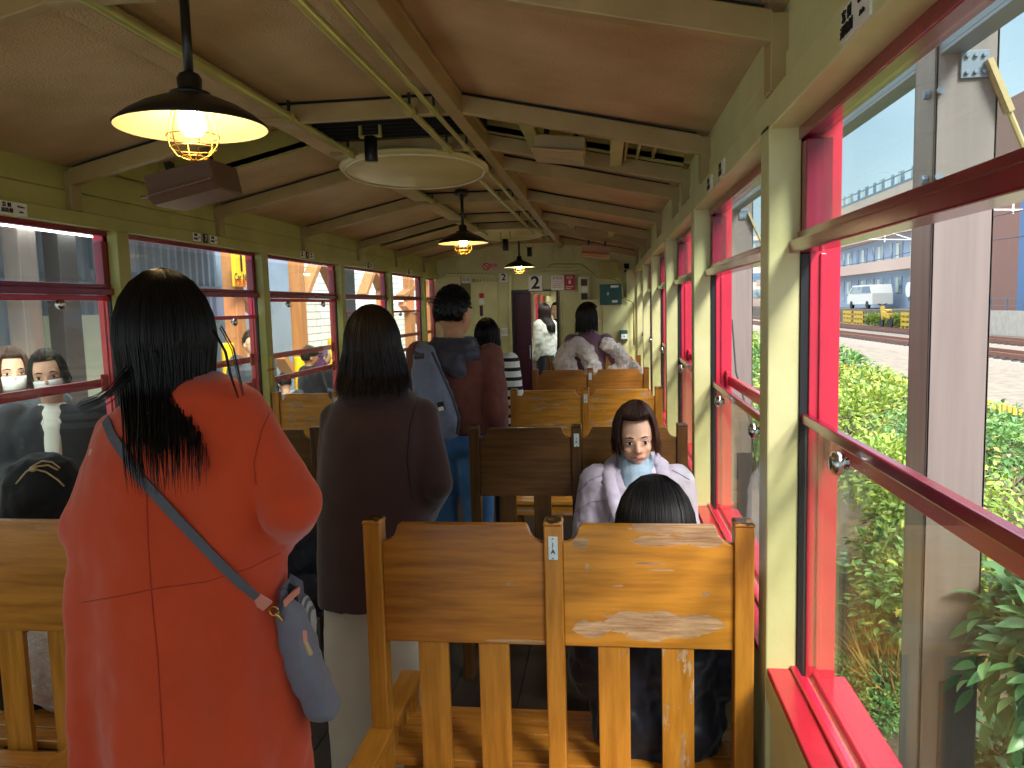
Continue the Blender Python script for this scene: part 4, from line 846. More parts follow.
class Person:
    def __init__(s, label, x, y, yaw, H, z0=FL, seat=None, skin='skin', hy=0, hp=0, hr=0, lean=0, armL=None, armR=None, face=False, vox=.0085, hands=True, grp=None, legs=True, group=None, mouth=True, low=False, spread=1.):
        s.root = thing('person', label, 'person', (x, y, z0), group); s.s = k = H/1.62
        s.T = Matrix.Translation((x, y, z0)) @ Matrix.Rotation(yaw, 4, 'Z') @ Matrix.Scale(k, 4)
        s.so = 0 if seat is None else (seat-z0)/k+.10-.88
        hip = V((0, 0, .90+s.so)); s.hip = hip
        s.L = Matrix.Translation(hip) @ Matrix.Rotation(-lean, 4, 'X') @ Matrix.Translation(-hip) @ Matrix.Translation((0, 0, s.so))
        s.Hd = s.L @ Matrix.Translation((0, 0, 1.42)) @ Matrix.Rotation(hy, 4, 'Z') @ Matrix.Rotation(-hp, 4, 'X') @ Matrix.Rotation(hr, 4, 'Y') @ Matrix.Translation((0, 0, -1.42))
        s.armL = armL or [(-.165, -.01, 1.31), (-.205, -.03, 1.05), (-.20, .04, .82)]; s.armR = armR or [(.165, -.01, 1.31), (.205, -.03, 1.05), (.20, .04, .82)]
        b = MB(); U = lambda p: s.T @ (s.L @ V(p)); HH = lambda p: s.T @ (s.Hd @ V(p)); s.U, s.HH = U, HH
        s.torso(b, [(.86, .15, .10), (.94, .155, .105), (1.03, .125, .09), (1.14, .14, .10), (1.25, .16, .10), (1.32, .145, .08), (1.36, .07, .055)])
        for A, sd in ((s.armL, -1), (s.armR, 1)):
            a, e, w = [U(p) for p in A]; b.cap(a, e, .045*k, .037*k); b.cap(e, w, .036*k, .025*k)
            if hands: hand(b, w, w-e, (s.T.to_3x3() @ V((-sd, 0, 0))), 1 if sd > 0 else -1, k, .6)
        if legs:
            s.kn, s.an = [], []
            for sd in (-1, 1):
                if seat is None: h, kn, an, to = V((sd*.085, 0, .88)), V((sd*.09*spread, .01, .46)), V((sd*.09*spread, -.02, .07)), V((sd*.10*spread, .13, .03))
                else: h, kn, an, to = V((sd*.09, .02, .88+s.so)), V((sd*.12, .42, .90+s.so-.02)), V((sd*.12, .40, .08)), V((sd*.13, .54, .03))
                h, kn, an, to = [s.T @ q for q in (h, kn, an, to)]; b.cap(h, kn, .078*k, .052*k); b.cap(kn, an, .050*k, .034*k); b.cap(an, to, .035*k, .025*k); s.kn.append((h, kn)); s.an.append((kn, an, to))
        b.cap(U((0, -.015, 1.30)), HH((0, -.005, 1.44)), .052*k, .049*k)
        rot = (s.T @ s.Hd).to_3x3()
        b.ell(HH((0, 0, 1.515)), V((.073, .090, .105)), 24, 16, rot); b.ell(HH((0, .022, 1.462)), V((.060, .066, .068)), 20, 12, rot)
        b.cap(HH((0, .045, 1.428)), HH((0, .062, 1.42)), .026*k, .020*k)
        b.cap(HH((0, .088, 1.505)), HH((0, .104, 1.474)), .008*k, .0125*k); b.cap(HH((-.012, .09, 1.469)), HH((.012, .09, 1.469)), .008*k, .008*k)
        b.cap(HH((-.02, .079, 1.438)), HH((.02, .079, 1.438)), .009*k, .009*k)
        for sd in (-1, 1): b.ell(HH((sd*.076, -.004, 1.487)), V((.009, .017, .028)), 10, 8, rot); b.cap(HH((sd*.040, .079, 1.522)), HH((sd*.016, .087, 1.520)), .007*k, .007*k); b.ell(HH((sd*.036, .055, 1.470)), V((.022, .024, .022)), 10, 8, rot)
        s.body = fuse(b.build('body', M[skin], s.root, smooth=True), vox, 4)
        if face:
            for sd in (-1, 1):
                e = MB().ell(HH((sd*.031, .079, 1.501)), V((.0135, .008, .0075)), 16, 10, rot).build('eye', M['eyew'], s.root, smooth=True)
                MB().ell(HH((sd*.031, .0852, 1.501)), V((.006, .003, .0065)), 12, 8, rot).build('iris', M['iris'], e, smooth=True)
                MB().tube([HH((sd*(.031+q), .0875-abs(q)*.28, 1.5085-abs(q)*.18)) for q in (-.014, -.007, 0, .007, .014)], .0014*k, 5).build('eyelid', M['hairb'], s.root, smooth=True)
                MB().tube([HH((sd*.014, .091, 1.523)), HH((sd*.030, .089, 1.528)), HH((sd*.046, .079, 1.523))], [.0022*k, .003*k, .0012*k], 6).build('eyebrow', M['hairb'], s.root, smooth=True)
            if mouth: MB().tube([HH((-.023, .082, 1.438)), HH((-.008, .090, 1.441)), HH((0, .091, 1.4395)), HH((.008, .090, 1.441)), HH((.023, .082, 1.438))], [.0015*k, .0045*k, .0045*k, .0045*k, .0015*k], 8).build('lips', M['lip'], s.root, smooth=True)
    def torso(s, b, rings, n=28, world=False, p=2.3):
        R_ = []
        for r in rings:
            z, rx, ry = r[:3]; cx = r[3] if len(r) > 3 else 0; cy = r[4] if len(r) > 4 else 0; ring = []
            for i in range(n):
                a = 2*PI*i/n; c_, s_ = math.cos(a), math.sin(a); ring.append(s.U((cx+rx*math.copysign(abs(c_)**(2/p), c_), cy+ry*math.copysign(abs(s_)**(2/p), s_), z)))
            R_.append(ring)
        b.loft(R_)
    def top(s, name, m, infl=.02, hem=.86, cuff=.0, disp=.012, rings=None, ds=.12, vox=.010, collar=None, sh=0, sleeves=(1, 1)):
        b = MB(); k = s.s
        s.torso(b, rings or [(hem, .15+infl, .10+infl), (hem+.08, .155+infl, .105+infl), (1.03, .135+infl, .095+infl), (1.14, .145+infl, .10+infl), (1.25, .165+infl, .10+infl), (1.31, .15+infl*.8, .085+infl*.8), (1.345, .10+infl*.5, .07+infl*.5), (1.37, .06+infl*.3, .055+infl*.3)])
        for A, sd, on_ in ((s.armL, -1, sleeves[0]), (s.armR, 1, sleeves[1])):
            if not on_: continue
            a, e, w = [s.U(p) for p in A]; w = w+(e-w)*(.06+cuff); b.cap(a, e, (.052+infl)*k, (.042+infl)*k); b.cap(e, w, (.041+infl)*k, (.028+infl)*k)
        if collar: b.cap(s.U((0, -.015, 1.33)), s.U((0, -.005, 1.33+collar)), (.058+infl*.4)*k, (.056+infl*.2)*k)
        return fuse(b.build(name, m, s.root, smooth=True), vox, 5, disp, ds)
    def trousers(s, name, m, infl=.015, flare=.0, disp=.01, shoes='black'):
        b = MB(); k = s.s; hp = s.T @ s.hip
        for (h, kn), (kn_, an, to) in zip(s.kn, s.an):
            b.cap(h+V((0, 0, .02)), kn, (.085+infl)*k, (.058+infl+flare*.6)*k); b.cap(kn, an+(kn-an)*.06, (.056+infl+flare*.6)*k, (.045+infl+flare)*k)
        b.ell(hp, V((.155+infl, .11+infl, .10))*k, 20, 12, s.T.to_3x3().normalized()); o = fuse(b.build(name, m, s.root, smooth=True), .011, 5, disp, .1)
        if shoes:
            for (kn_, an, to) in s.an: q = MB(); dd = (to-an); dd.z = 0; q.cap(an-V((0, 0, .03*k)), to+dd*.25+V((0, 0, .012)), .044*k, .036*k); q.build('shoe', M[shoes], s.root, smooth=True)
        return o
    def hair(s, m, tip=1.40, back=-.10, open_=.95, bang=.9, n=420, wt=1., puff=1.10, seed=1, jit=.03, shell=True, rad=.0026, wavy=0., front_open=None, name='hair', cut=None, part=0.0, wmid=None):
        rr = random.Random(seed); rx, ry, rz = .073*puff, .090*puff, .105*puff; c0 = V((0, -.004, 1.517))
        def path(a, k_, L, jx=0, jy=0, steps=9):   # a: 0 front, pi back; k_: distance from the scalp
            P = []; face = abs(math.atan2(math.sin(a), math.cos(a))) < open_
            ph_end = bang if face else PI/2
            for i in range(6): ph = .02+(ph_end-.02)*i/5; P.append(c0+V((math.sin(a)*rx*k_*math.sin(ph)+part*(1-math.sin(ph)), math.cos(a)*ry*k_*math.sin(ph), rz*k_*math.cos(ph))))
            if not face and L < P[-1].z:
                z0_ = P[-1].z; sx_, cy_ = math.sin(a)*rx*k_, math.cos(a)*ry*k_
                for i in range(1, steps+1):
                    t = i/steps; z = z0_+(L-z0_)*t; w = 1+(wt-1)*t
                    if wmid: w += (wmid-1)*math.sin(PI*t)*.9
                    tb = min(1, max(0, (1.42-z)/.12)); yb = cy_*(1-.0*t)
                    if cy_ < 0: yb = cy_+(back-.02*(1-abs(math.sin(a)))-cy_)*tb*(.6+.4*max(0, -math.cos(a))) if back < cy_ else cy_*(1-.25*t)
                    P.append(V((sx_*w+jx*t+wavy*math.sin(9*t+a*3), yb+jy*t-(k_-1)*.05*t, z)))
            return P
        if shell:
            na = 64; cols = []
            for j in range(na):
                a = 2*PI*j/na; P = path(a, 1., tip+.02+.015*math.sin(5*a)); 
                while len(P) < 15: P.append(P[-1]+V((0, -.0004, -.0004)))
                cols.append([s.T @ (s.Hd @ p if True else p) for p in P])
            b = MB(); b.loft([[cols[j][i] for j in range(na)] for i in range(15)], True, True, False)
            o = b.build(name, m, s.root, smooth=True); so_ = o.modifiers.new('t', 'SOLIDIFY'); so_.thickness = .008; so_.offset = -1; bake(o)
        b = MB()
        for _ in range(n):
            a = rr.uniform(0, 2*PI); k_ = rr.uniform(1.005, 1.055); L = tip+abs(rr.gauss(0, jit)) - (rr.random() < .25)*jit
            P = [s.T @ (s.Hd @ p) for p in path(a, k_, L, rr.gauss(0, .008), rr.gauss(0, .006))]
            r0 = rad*s.s*rr.uniform(.7, 1.2); b.tube(P, [r0*(.5+.5*min(1, i/3)) if i < len(P)-3 else r0*(.75-.28*(i-len(P)+3)) for i in range(len(P))], 4)
        s.hairo = b.build('hair_strands', m, o if shell else s.root, smooth=True); return s
    def short(s, m, seed=3, n=700, L=.016, low=1.47, puff=1.06):
        rr = random.Random(seed); b = MB(); rot = (s.T @ s.Hd).to_3x3().normalized(); c0 = V((0, -.006, 1.522)); rings = []
        for i in range(9):
            ring = []
            for j in range(40):
                a = 2*PI*j/40; fr = math.cos(a); u_ = min(1, max(0, (.62-fr)/.95)); u_ = u_*u_*(3-2*u_); phm = 1.12+.95*u_; ph = .03+(phm-.03)*i/8
                ring.append(s.HH(c0+V((math.sin(a)*.076*puff*math.sin(ph), math.cos(a)*.093*puff*math.sin(ph), .107*puff*math.cos(ph)))))
            rings.append(ring)
        b.loft(rings, True, True, False); o = b.build('hair', m, s.root, smooth=True); q = o.modifiers.new('t', 'SOLIDIFY'); q.thickness = .01; q.offset = -1; bake(o)
        b = MB()
        for _ in range(n):
            a = rr.uniform(0, 2*PI); fr = math.cos(a); ph = rr.uniform(0, 1.1 if fr > .55 else (1.5 if fr > -.1 else 2.1)); dv = V((math.sin(a)*.076*math.sin(ph), math.cos(a)*.093*math.sin(ph), .107*math.cos(ph)))
            p = c0+dv*puff; g = dv.normalized()+V((rr.gauss(0,.4), rr.gauss(0,.4), rr.gauss(0,.4)-.3)); b.tube([s.HH(p), s.HH(p+g.normalized()*L)], [.0022*s.s, .0008*s.s], 4)
        b.build('hair_strands', m, o, smooth=True); return s
    def maskon(s):
        b = MB(); rings = []
        for i in range(7):
            t = i/6; z = 1.489-.078*t; ring = []
            for j in range(13):
                a = -1.15+2.3*j/12; bul = .010*math.sin(PI*t)+.004*math.sin(3*2*PI*t); r_ = .083+.012*math.cos(a)*math.sin(PI*(.25+.6*t))+bul
                ring.append(s.HH((math.sin(a)*.071*(1.03-.18*t), .010+math.cos(a)*r_*1.02-.010*t, z)))
            rings.append(ring)
        b.loft(rings, False, False, False); o = b.build('face_mask', M['mask'], s.root, smooth=True); q = o.modifiers.new('t', 'SOLIDIFY'); q.thickness = .003; q.offset = 1; bake(o)
        for sd in (-1, 1):
            for z in (1.478, 1.43): MB().tube([s.HH((sd*.066, .045, z)), s.HH((sd*.077, .02, z*.5+.745)), s.HH((sd*.081, -.012, 1.49))], .0013*s.s, 5).build('ear_loop', M['mask'], o)
        return s
def bvh(o):
    me = o.data; w0 = W[o.name]; return BVHTree.FromPolygons([v.co+w0 for v in me.vertices], [list(p.vertices) for p in me.polygons])
def hit(tree, x, y, off=.004):
    r = ray(x, y).normalized(); h = tree.ray_cast(EYE, r); return (h[0]-r*off) if h[0] else None
def hits(tree, pts, off=.004, n=6):
    o = []
    for (a, b), (c_, d_) in zip(pts, pts[1:]):
        for i in range(n): t = i/n; h = hit(tree, a+(c_-a)*t, b+(d_-b)*t, off); o.append(h) if h else None
    h = hit(tree, *pts[-1], off)
    if h: o.append(h)
    return o
def loftpx(b, rows, Yc, n=40, folds=0, p=2.4):     # rows: left px, right px, y px, half depth, depth shift
    R_ = []
    for i, r in enumerate(rows):
        xl, xr, y, ry = r[:4]; dy = r[4] if len(r) > 4 else 0; A, B = onY(xl, y, Yc+dy), onY(xr, y, Yc+dy); c_ = (A+B)/2; rx = (B-A).length/2; ax = (B-A).normalized(); ring = []
        for k in range(n):
            a = 2*PI*k/n; cc, ss = math.cos(a), math.sin(a); f = 1+folds*(i/len(rows))**2*math.sin(7*a+.8)
            q = c_+ax*rx*math.copysign(abs(cc)**(2/p), cc)*(1+(f-1)*.4)+V((0, 1, 0))*ry*f*math.copysign(abs(ss)**(2/p), ss); ring.append(q)
        R_.append(ring)
    b.loft(R_)
# --- woman in the red coat
px0 = onY(170, 400, 1.52)
def w2l(pts, x, y, yaw, H, z0=FL):
    T = (Matrix.Translation((x, y, z0)) @ Matrix.Rotation(yaw, 4, 'Z') @ Matrix.Scale(H/1.62, 4)).inverted(); return [tuple(T @ V(q)) for q in pts]
AL = [onY(120, 436, 1.50), onY(87, 528, 1.46), onY(112, 548, 1.70)]; AR = [onY(250, 432, 1.50), onY(292, 504, 1.46), onY(266, 542, 1.64)]
p = Person('woman with long black hair in an orange red coat, seen from behind in the aisle', px0.x, 1.52, .5, 1.765, vox=.009, armL=w2l(AL, px0.x, 1.52, .5, 1.765), armR=w2l(AR, px0.x, 1.52, .5, 1.765))
M['redcoat'] = cloth('red_wool', 'c9461f', 'bd3d1a', ns=3, bs=260, bst=.3, bd=.002, sheen=.3); M['redseam'] = cloth('red_wool_seam', 'a83412', ns=3)
b = MB(); loftpx(b, [(158, 214, 374, .05), (148, 236, 382, .075), (134, 254, 394, .095), (118, 266, 410, .11), (104, 273, 430, .12), (95, 278, 456, .13), (88, 280, 490, .135), (84, 280, 530, .14), (80, 281, 570, .145), (84, 283, 610, .15), (88, 290, 660, .16), (91, 296, 710, .17), (95, 302, 768, .18), (98, 311, 840, .19), (100, 316, 900, .19)], 1.50, folds=.22)
A = AL; b.cap(A[0], A[1], .056, .052); b.cap(A[1], A[2], .054, .047)
A = AR; b.cap(A[0], A[1], .060, .060); b.cap(A[1], A[2], .062, .055)
coat = fuse(b.build('coat', M['redcoat'], p.root, smooth=True), .009, 5, .030, .17); tr = bvh(coat)
sm = MB()
for L in ([(276, 399), (262, 430), (254, 462), (256, 485)], [(79, 603), (120, 596), (160, 588), (205, 582), (250, 568), (282, 552)], [(146, 480), (148, 540), (151, 588), (158, 660), (164, 766)]):
    q = hits(tr, L, .0005)
    if len(q) > 1: sm.tube(q, .0014, 5)
sm.build('seam', M['redseam'], coat, smooth=True)
p.hair(M['hairk'], tip=1.325, back=-.215, n=2300, wt=.66, puff=1.22, seed=4, jit=.07, rad=.0013, open_=.8, wmid=1.0)
b = MB(); rr = random.Random(4)                   # loose locks
for L, w in (([(128, 372), (112, 392), (98, 401), (80, 408)], 15), ([(216, 330), (228, 352), (233, 375), (240, 398)], 6)):
    for _ in range(w):
        j = [rr.gauss(0, 3.4) for _ in range(2)]; q = []
        for i, (x, y) in enumerate(L):
            h = hit(tr, x+j[0]*(1.2-.7*i/len(L)), y+j[1]*(1.3-1.0*i/len(L)), .012) or onY(x+j[0], y+j[1], 1.38); q.append(h if y > 380 else onY(x+j[0], y+j[1], 1.40))
        b.tube(q, [.0012, .0011, .0009, .0004][:len(q)], 4)
    b.build('loose_lock', M['hairk'], p.hairo, smooth=True); b = MB()

# crossbody bag
M['web'] = cloth('grey_webbing', '5c5c64', bs=200, bst=.4, sheen=0); M['bagc'] = cloth('grey_canvas', '77757f', '6a6872', ns=6, bs=120); M['salmon'] = mat('salmon_leather', 'd68a78', .5)
q = hits(tr, [(101, 408), (112, 436), (140, 478), (180, 522), (222, 566), (258, 600)], .006, 5)
bg_ = thing('crossbody_bag', 'grey crossbody bag on webbing strap hanging from the red coated woman', 'bag', (q[-1].x, q[-1].y, .75))
MB().ribbon(q, .020, .003, [(.75, 0, .65)]*len(q)).build('strap', M['web'], bg_, smooth=False)
e0 = q[-1]; e1 = onY(268, 606, e0.y+.012); MB().ribbon([q[-1]-(e1-e0).normalized()*.006, e1], .028, .006, (.75, 0, .65)).build('strap_tab', M['salmon'], bg_, bevel=.001)
cl = MB(); c_ = onY(274, 611, e1.y+.01); cl.tube([c_+V((.010*math.cos(a*PI/6), 0, .010*math.sin(a*PI/6))) for a in range(13)], .002, 6); cl.cap(c_+V((.004, 0, -.006)), c_+V((.014, .004, -.022)), .003, .003); cl.build('clasp', M['gold'], bg_, smooth=True)
b = MB(); YB = e1.y+.05
loftpx(b, [(278, 292, 600, .018), (277, 303, 612, .03), (282, 313, 640, .04, .01), (291, 322, 668, .045, .015), (300, 331, 690, .045, .02), (308, 339, 708, .04, .02), (312, 338, 718, .025, .02)], YB, 20, p=2.8)
fuse(b.build('bag_body', M['bagc'], bg_, smooth=True), .007, 3, .014, .05)
MB().ribbon([onY(284, 612, YB-.02), onY(283, 592, YB-.01), onY(290, 578, YB+.02), onY(299, 584, YB+.04), onY(301, 604, YB+.04)], .02, .006, (.3, .9, .1)).build('handle', M['web'], bg_)
MB().ribbon([onY(284, 604, YB-.03), onY(294, 594, YB), onY(299, 590, YB+.02)], .016, .004, (.2, .2, .9)).build('leather_tab', M['salmon'], bg_)
M['stripebag'] = NT('striped_cloth'); n = M['stripebag']; wv = n.add('ShaderNodeTexWave'); wv.inputs['Scale'].default_value = 38; n.l.new(n.tc('Object', rnd=False), wv.inputs[0]); n.col(n.ramp(wv.outputs[0], [(.4, lin('4c4c50')), (.6, lin('9c9a98'))])); M['stripebag'] = n.m
b = MB(); loftpx(b, [(296, 306, 596, .02), (298, 314, 612, .03), (302, 315, 640, .03), (304, 314, 655, .02)], YB+.05, 14); fuse(b.build('side_pocket', M['stripebag'], bg_, smooth=True), .007, 3, .006, .03)
b = MB(); b.box(*sorted((onY(303, 632, YB-.05).x, onY(307, 632, YB-.05).x)), YB-.054, YB-.048, onY(303, 642, YB-.05).z, onY(303, 630, YB-.05).z); b.build('charm', M['salmon'], bg_, bevel=.002); MB().cap(onY(306, 643, YB-.05), onY(310, 653, YB-.05), .005, .006).build('charm_tassel', M['cream'], bg_, smooth=True)
# --- woman in the dark brown coat
Yb = 2.62; c_ = onY(376, 420, Yb)
p = Person('woman in dark brown wool coat and cream trousers, seen from behind', c_.x, Yb, .18, 1.685, armR=w2l([onY(420, 415, Yb), onY(434, 482, Yb-.04), onY(418, 508, Yb+.12)], c_.x, Yb, .18, 1.685), armL=w2l([onY(338, 418, Yb), onY(332, 485, Yb-.02), onY(348, 515, Yb+.14)], c_.x, Yb, .18, 1.685))
M['browncoat'] = cloth('brown_wool', '432c2a', '3a2523', ns=4, bs=260, bst=.3, bd=.002, sheen=.3); b = MB()
loftpx(b, [(358, 398, 382, .06), (346, 412, 391, .09), (334, 424, 404, .12), (326, 430, 425, .135), (322, 432, 460, .14), (320, 431, 500, .15), (320, 430, 550, .16), (322, 430, 598, .17)], Yb, folds=.03)
A = [onY(422, 415, Yb), onY(436, 484, Yb-.04), onY(424, 512, Yb+.12)]; b.cap(A[0], A[1], .062, .060); b.cap(A[1], A[2], .060, .055)
A = [onY(335, 418, Yb), onY(329, 485, Yb-.02), onY(342, 520, Yb+.14)]; b.cap(A[0], A[1], .055, .05); b.cap(A[1], A[2], .05, .045)
coat = fuse(b.build('coat', M['browncoat'], p.root, smooth=True), .010, 5, .015, .2); tr = bvh(coat)
sm = MB(); q = hits(tr, [(418, 398), (410, 425), (407, 460), (412, 500)], .0005); sm.tube(q, .0016, 5); sm.build('seam', cloth('brown_wool_seam', '1c1010'), coat)
M['creamp'] = cloth('cream_trousers', 'd8ccb8', 'cabda8', ns=3); b = MB()
loftpx(b, [(326, 400, 585, .12), (327, 384, 640, .10), (330, 386, 700, .10), (336, 392, 790, .10), (340, 392, 900, .10), (342, 392, 1010, .10)], Yb, folds=.06); loftpx(b, [(368, 430, 585, .12), (374, 428, 640, .11), (378, 426, 700, .11), (380, 424, 790, .11), (382, 424, 900, .11), (384, 426, 1010, .11)], Yb+.01, folds=.06)
fuse(b.build('trousers', M['creamp'], p.root, smooth=True), .011, 4, .012, .12)
p.hair(M['hairb'], tip=1.36, back=-.16, n=2200, wt=1.16, puff=1.26, seed=9, jit=.02, rad=.0014, open_=.8)
# --- man with backpack
Ym = 4.0; c_ = onY(456, 400, Ym)
p = Person('man in a brown top with grey hood and jeans, backpack on one shoulder', c_.x, Ym, -.03, 1.80, skin='skin2', hy=-.5, hp=.05, armR=[(.17, -.01, 1.29), (.20, -.05, 1.04), (.19, .02, .82)])
M['browntop'] = cloth('brown_jersey', '7c483e', '6e3f36', ns=5); p.top('shirt', M['browntop'], .022, .935, disp=.022, ds=.07); M['jean'] = cloth('blue_denim', '5484b8', '3f6a9c', ns=8, bs=220); p.trousers('jeans', M['jean'], .016)
M['hood'] = cloth('grey_nylon', '4c4c58', '40404a', ns=8, rough=.45); b = MB()
for a in range(-4, 5): an = a*.38; b.cap(p.U((math.sin(an)*.085, -.03-math.cos(an)*.045, 1.365)), p.U((math.sin(an)*.115, -.05-math.cos(an)*.07, 1.31)), .032*p.s, .034*p.s)
b.cap(p.U((-.03, -.11, 1.30)), p.U((.04, -.12, 1.25)), .05*p.s, .045*p.s); b.cap(p.U((-.07, -.08, 1.345)), p.U((.07, -.08, 1.345)), .04*p.s, .04*p.s)
fuse(b.build('hood', M['hood'], p.root, smooth=True), .009, 3, .022, .05); p.short(M['hairk'], L=.010, n=1600)
bk = thing('backpack', 'grey blue backpack slung over the left shoulder of the brown topped man', 'backpack', (c_.x-.1, Ym-.25, .9)); b = MB(); M['bpk'] = cloth('grey_blue_nylon', '7c8298', '6c7288', ns=5, rough=.6)
YB = Ym-.22; loftpx(b, [(417, 432, 346, .04), (414, 437, 358, .07), (413, 444, 375, .09), (414, 450, 392, .10), (420, 456, 410, .10), (428, 459, 425, .09), (437, 457, 438, .06)], YB, 24, p=2.8); fuse(b.build('pack', M['bpk'], bk, smooth=True), .009, 3, .03, .07)
MB().ribbon([onY(419, 358, YB-.08), onY(420, 347, YB+.0), onY(424, 343, YB+.12), onY(428, 346, YB+.3)], .05, .014, (1, 0, 0)).build('shoulder_strap', M['hood'], bk, bevel=.003)
MB().tube([onY(432, 352, YB-.11), onY(441, 372, YB-.12), onY(452, 396, YB-.12), onY(459, 418, YB-.11), onY(457, 434, YB-.08)], .007, 6).build('zip_piping', M['hood'], bk, smooth=True); MB().ribbon([onY(440, 402, YB-.125), onY(442, 410, YB-.125)], .032, .006, (1, 0, .3)).build('patch', M['ink'], bk); MB().ribbon([onY(440.5, 407, YB-.131), onY(441.5, 410.5, YB-.131)], .026, .004, (1, 0, .3)).build('patch_label', M['white'], bk)
# --- striped top
Ys = 5.55; c_ = onY(489, 400, Ys); n = NT('striped_jersey'); mp = n.tc('Object', rnd=False); wv = n.add('ShaderNodeTexWave', bands_direction='Z'); wv.inputs['Scale'].default_value = 4.6; wv.inputs['Distortion'].default_value = .25; wv.inputs['Phase Offset'].default_value = 1; n.l.new(mp, wv.inputs[0]); n.col(n.ramp(wv.outputs[0], [(.68, lin('eeeae4')), (.72, lin('16161c'))])); n.b.inputs['Roughness'].default_value = .8
p = Person('person with short black hair in white top with black stripes', c_.x, Ys, -.1, 1.60, hands=False); p.top('striped_shirt', n.m, .03, .84, disp=.012); p.trousers('trousers', cloth('black_twill', '1c1c22')); p.hair(M['hairk'], tip=1.40, n=300, puff=1.2, wt=.92, seed=12, back=-.1)
# --- seated woman in lilac facing the camera
Yl = 3.42; c_ = onY(637, 440, 3.3)
p = Person('seated woman in a padded lilac jacket and blue grey turtleneck, facing the camera', c_.x, Yl, PI-.05, 1.74, seat=.20, hy=.12, hp=.12, hr=.04, lean=.06, face=True, vox=.006, armL=[(-.155, 0, 1.29), (-.185, .02, 1.05), (-.08, .22, .98)], armR=[(.155, 0, 1.29), (.195, .02, 1.05), (.08, .22, .98)])
M['lilac'] = cloth('lilac_nylon', 'bdb3c4', 'b2a8bb', ns=4, rough=.55); j = p.top('jacket', M['lilac'], .038, .86, disp=.016, ds=.05, vox=.009); tr = bvh(j)
M['knit'] = cloth('blue_grey_knit', '8fa3b4', '8094a6', ns=20, bs=90, bst=.5); b = MB()
for z in (1.335, 1.352, 1.369, 1.386): b.cap(p.U((-.012, .0, z)), p.U((.012, .012, z)), .061*p.s, .061*p.s)
b.cap(p.U((0, .04, 1.33)), p.U((0, .09, 1.22)), .075*p.s, .07*p.s); fuse(b.build('turtleneck', M['knit'], p.root, smooth=True), .008, 2)
b = MB()
for sd in (-1, 1):
    P_ = [(sd*.075, -.07, 1.375), (sd*.105, -.02, 1.365), (sd*.108, .05, 1.345), (sd*.095, .12, 1.28), (sd*.07, .14, 1.20)]
    for u, v in zip(P_, P_[1:]): b.cap(p.U(u), p.U(v), .030*p.s, .032*p.s)
b.cap(p.U((-.075, -.075, 1.385)), p.U((.075, -.075, 1.385)), .03*p.s, .03*p.s); fuse(b.build('collar', M['lilac'], p.root, smooth=True), .008, 3, .012, .04)
sm = MB()
for L in ([(578, 492), (590, 480), (605, 474)], [(575, 512), (590, 502), (606, 500)], [(690, 480), (680, 474), (672, 470)], [(612, 482), (611, 500), (609, 522)]):
    q = hits(tr, L, .001, 4)
    if len(q) > 1: sm.tube(q, .0025, 5)
if len(sm.bm.verts): sm.build('quilting_seam', cloth('lilac_shadow', '9a8ca2'), j)
else: sm.bm.free()
q = hit(tr, 603, 482, .004)
if q: MB().ell(q, (.009, .004, .009)).build('snap_button', M['chrome'], j, smooth=True)
MB().ribbon([p.U((-.03, .155, 1.16)), p.U((-.03, .16, 1.02))], .05, .01, (1, 0, 0)).build('placket', cloth('tan_lining', 'b89a70'), j)
p.hair(M['hairr'], tip=1.44, n=1500, rad=.0013, puff=1.22, wt=.95, seed=22, open_=.92, bang=.92, part=-.01, back=-.09); p.trousers('trousers', cloth('grey_trousers', '4a4650'))
# --- seated woman with black hair, back to the camera
Yk = 2.23; c_ = onY(656, 520, Yk)
p = Person('seated woman with straight black hair behind the nearest bench back, dark quilted coat', c_.x, Yk+.0, .0, 1.44, seat=.22, hp=.32, lean=.02, hands=False, armL=[(-.17, 0, 1.30), (-.2, .02, 1.05), (-.08, .2, .98)], armR=[(.17, 0, 1.30), (.2, .02, 1.05), (.08, .2, .98)])
M['navy'] = cloth('navy_quilt', '1c1e2a', '14161f', ns=6, rough=.5); p.top('coat', M['navy'], .065, .80, disp=.04, ds=.06); p.trousers('trousers', M['navy'], .02); p.hair(M['hairk'], tip=1.28, n=2800, puff=1.78, wt=1.25, seed=31, back=-.17, rad=.0014, jit=.02)
# --- woman in mauve with the fluffy coat
Yp = 7.5; c_ = onY(589, 360, Yp)
p = Person('woman with dark bob in a mauve top, carrying a fluffy cream coat, head turned right', c_.x, Yp, -.15, 1.69, hy=-1.0, armL=[(-.165, 0, 1.30), (-.22, -.03, 1.06), (-.16, .16, 1.0)], armR=[(.165, 0, 1.30), (.26, -.04, 1.10), (.24, .14, 1.02)])
M['mauve'] = cloth('mauve_knit', '8a6678', '7e5c6e', ns=5); p.top('top', M['mauve'], .014, .86, disp=.01, collar=.05); p.trousers('trousers', M['navy']); p.hair(M['hairb'], tip=1.37, n=420, puff=1.26, wt=1.02, seed=41, open_=1.0, back=-.1)
M['fluff'] = cloth('fluffy_fleece', 'eee2dc', 'd8c6c2', ns=26, bs=70, bst=.9, bd=.02, sheen=.5); fc = thing('fluffy_coat', 'fluffy pinkish cream coat draped round the arms of the mauve topped woman', 'coat', (c_.x, Yp, 1.0)); b = MB()
YQ = Yp-.12
for L, r_ in (([(562, 362), (568, 350), (578, 345), (586, 352), (592, 366), (598, 384)], .085), ([(566, 366), (568, 380), (572, 392)], .11), ([(607, 345), (617, 350), (624, 362), (622, 374)], .07), ([(612, 372), (624, 366), (634, 368), (637, 373)], .06), ([(606, 380), (618, 376), (632, 377)], .05)):
    for u, v in zip(L, L[1:]): b.cap(onY(*u, YQ), onY(*v, YQ), r_, r_)
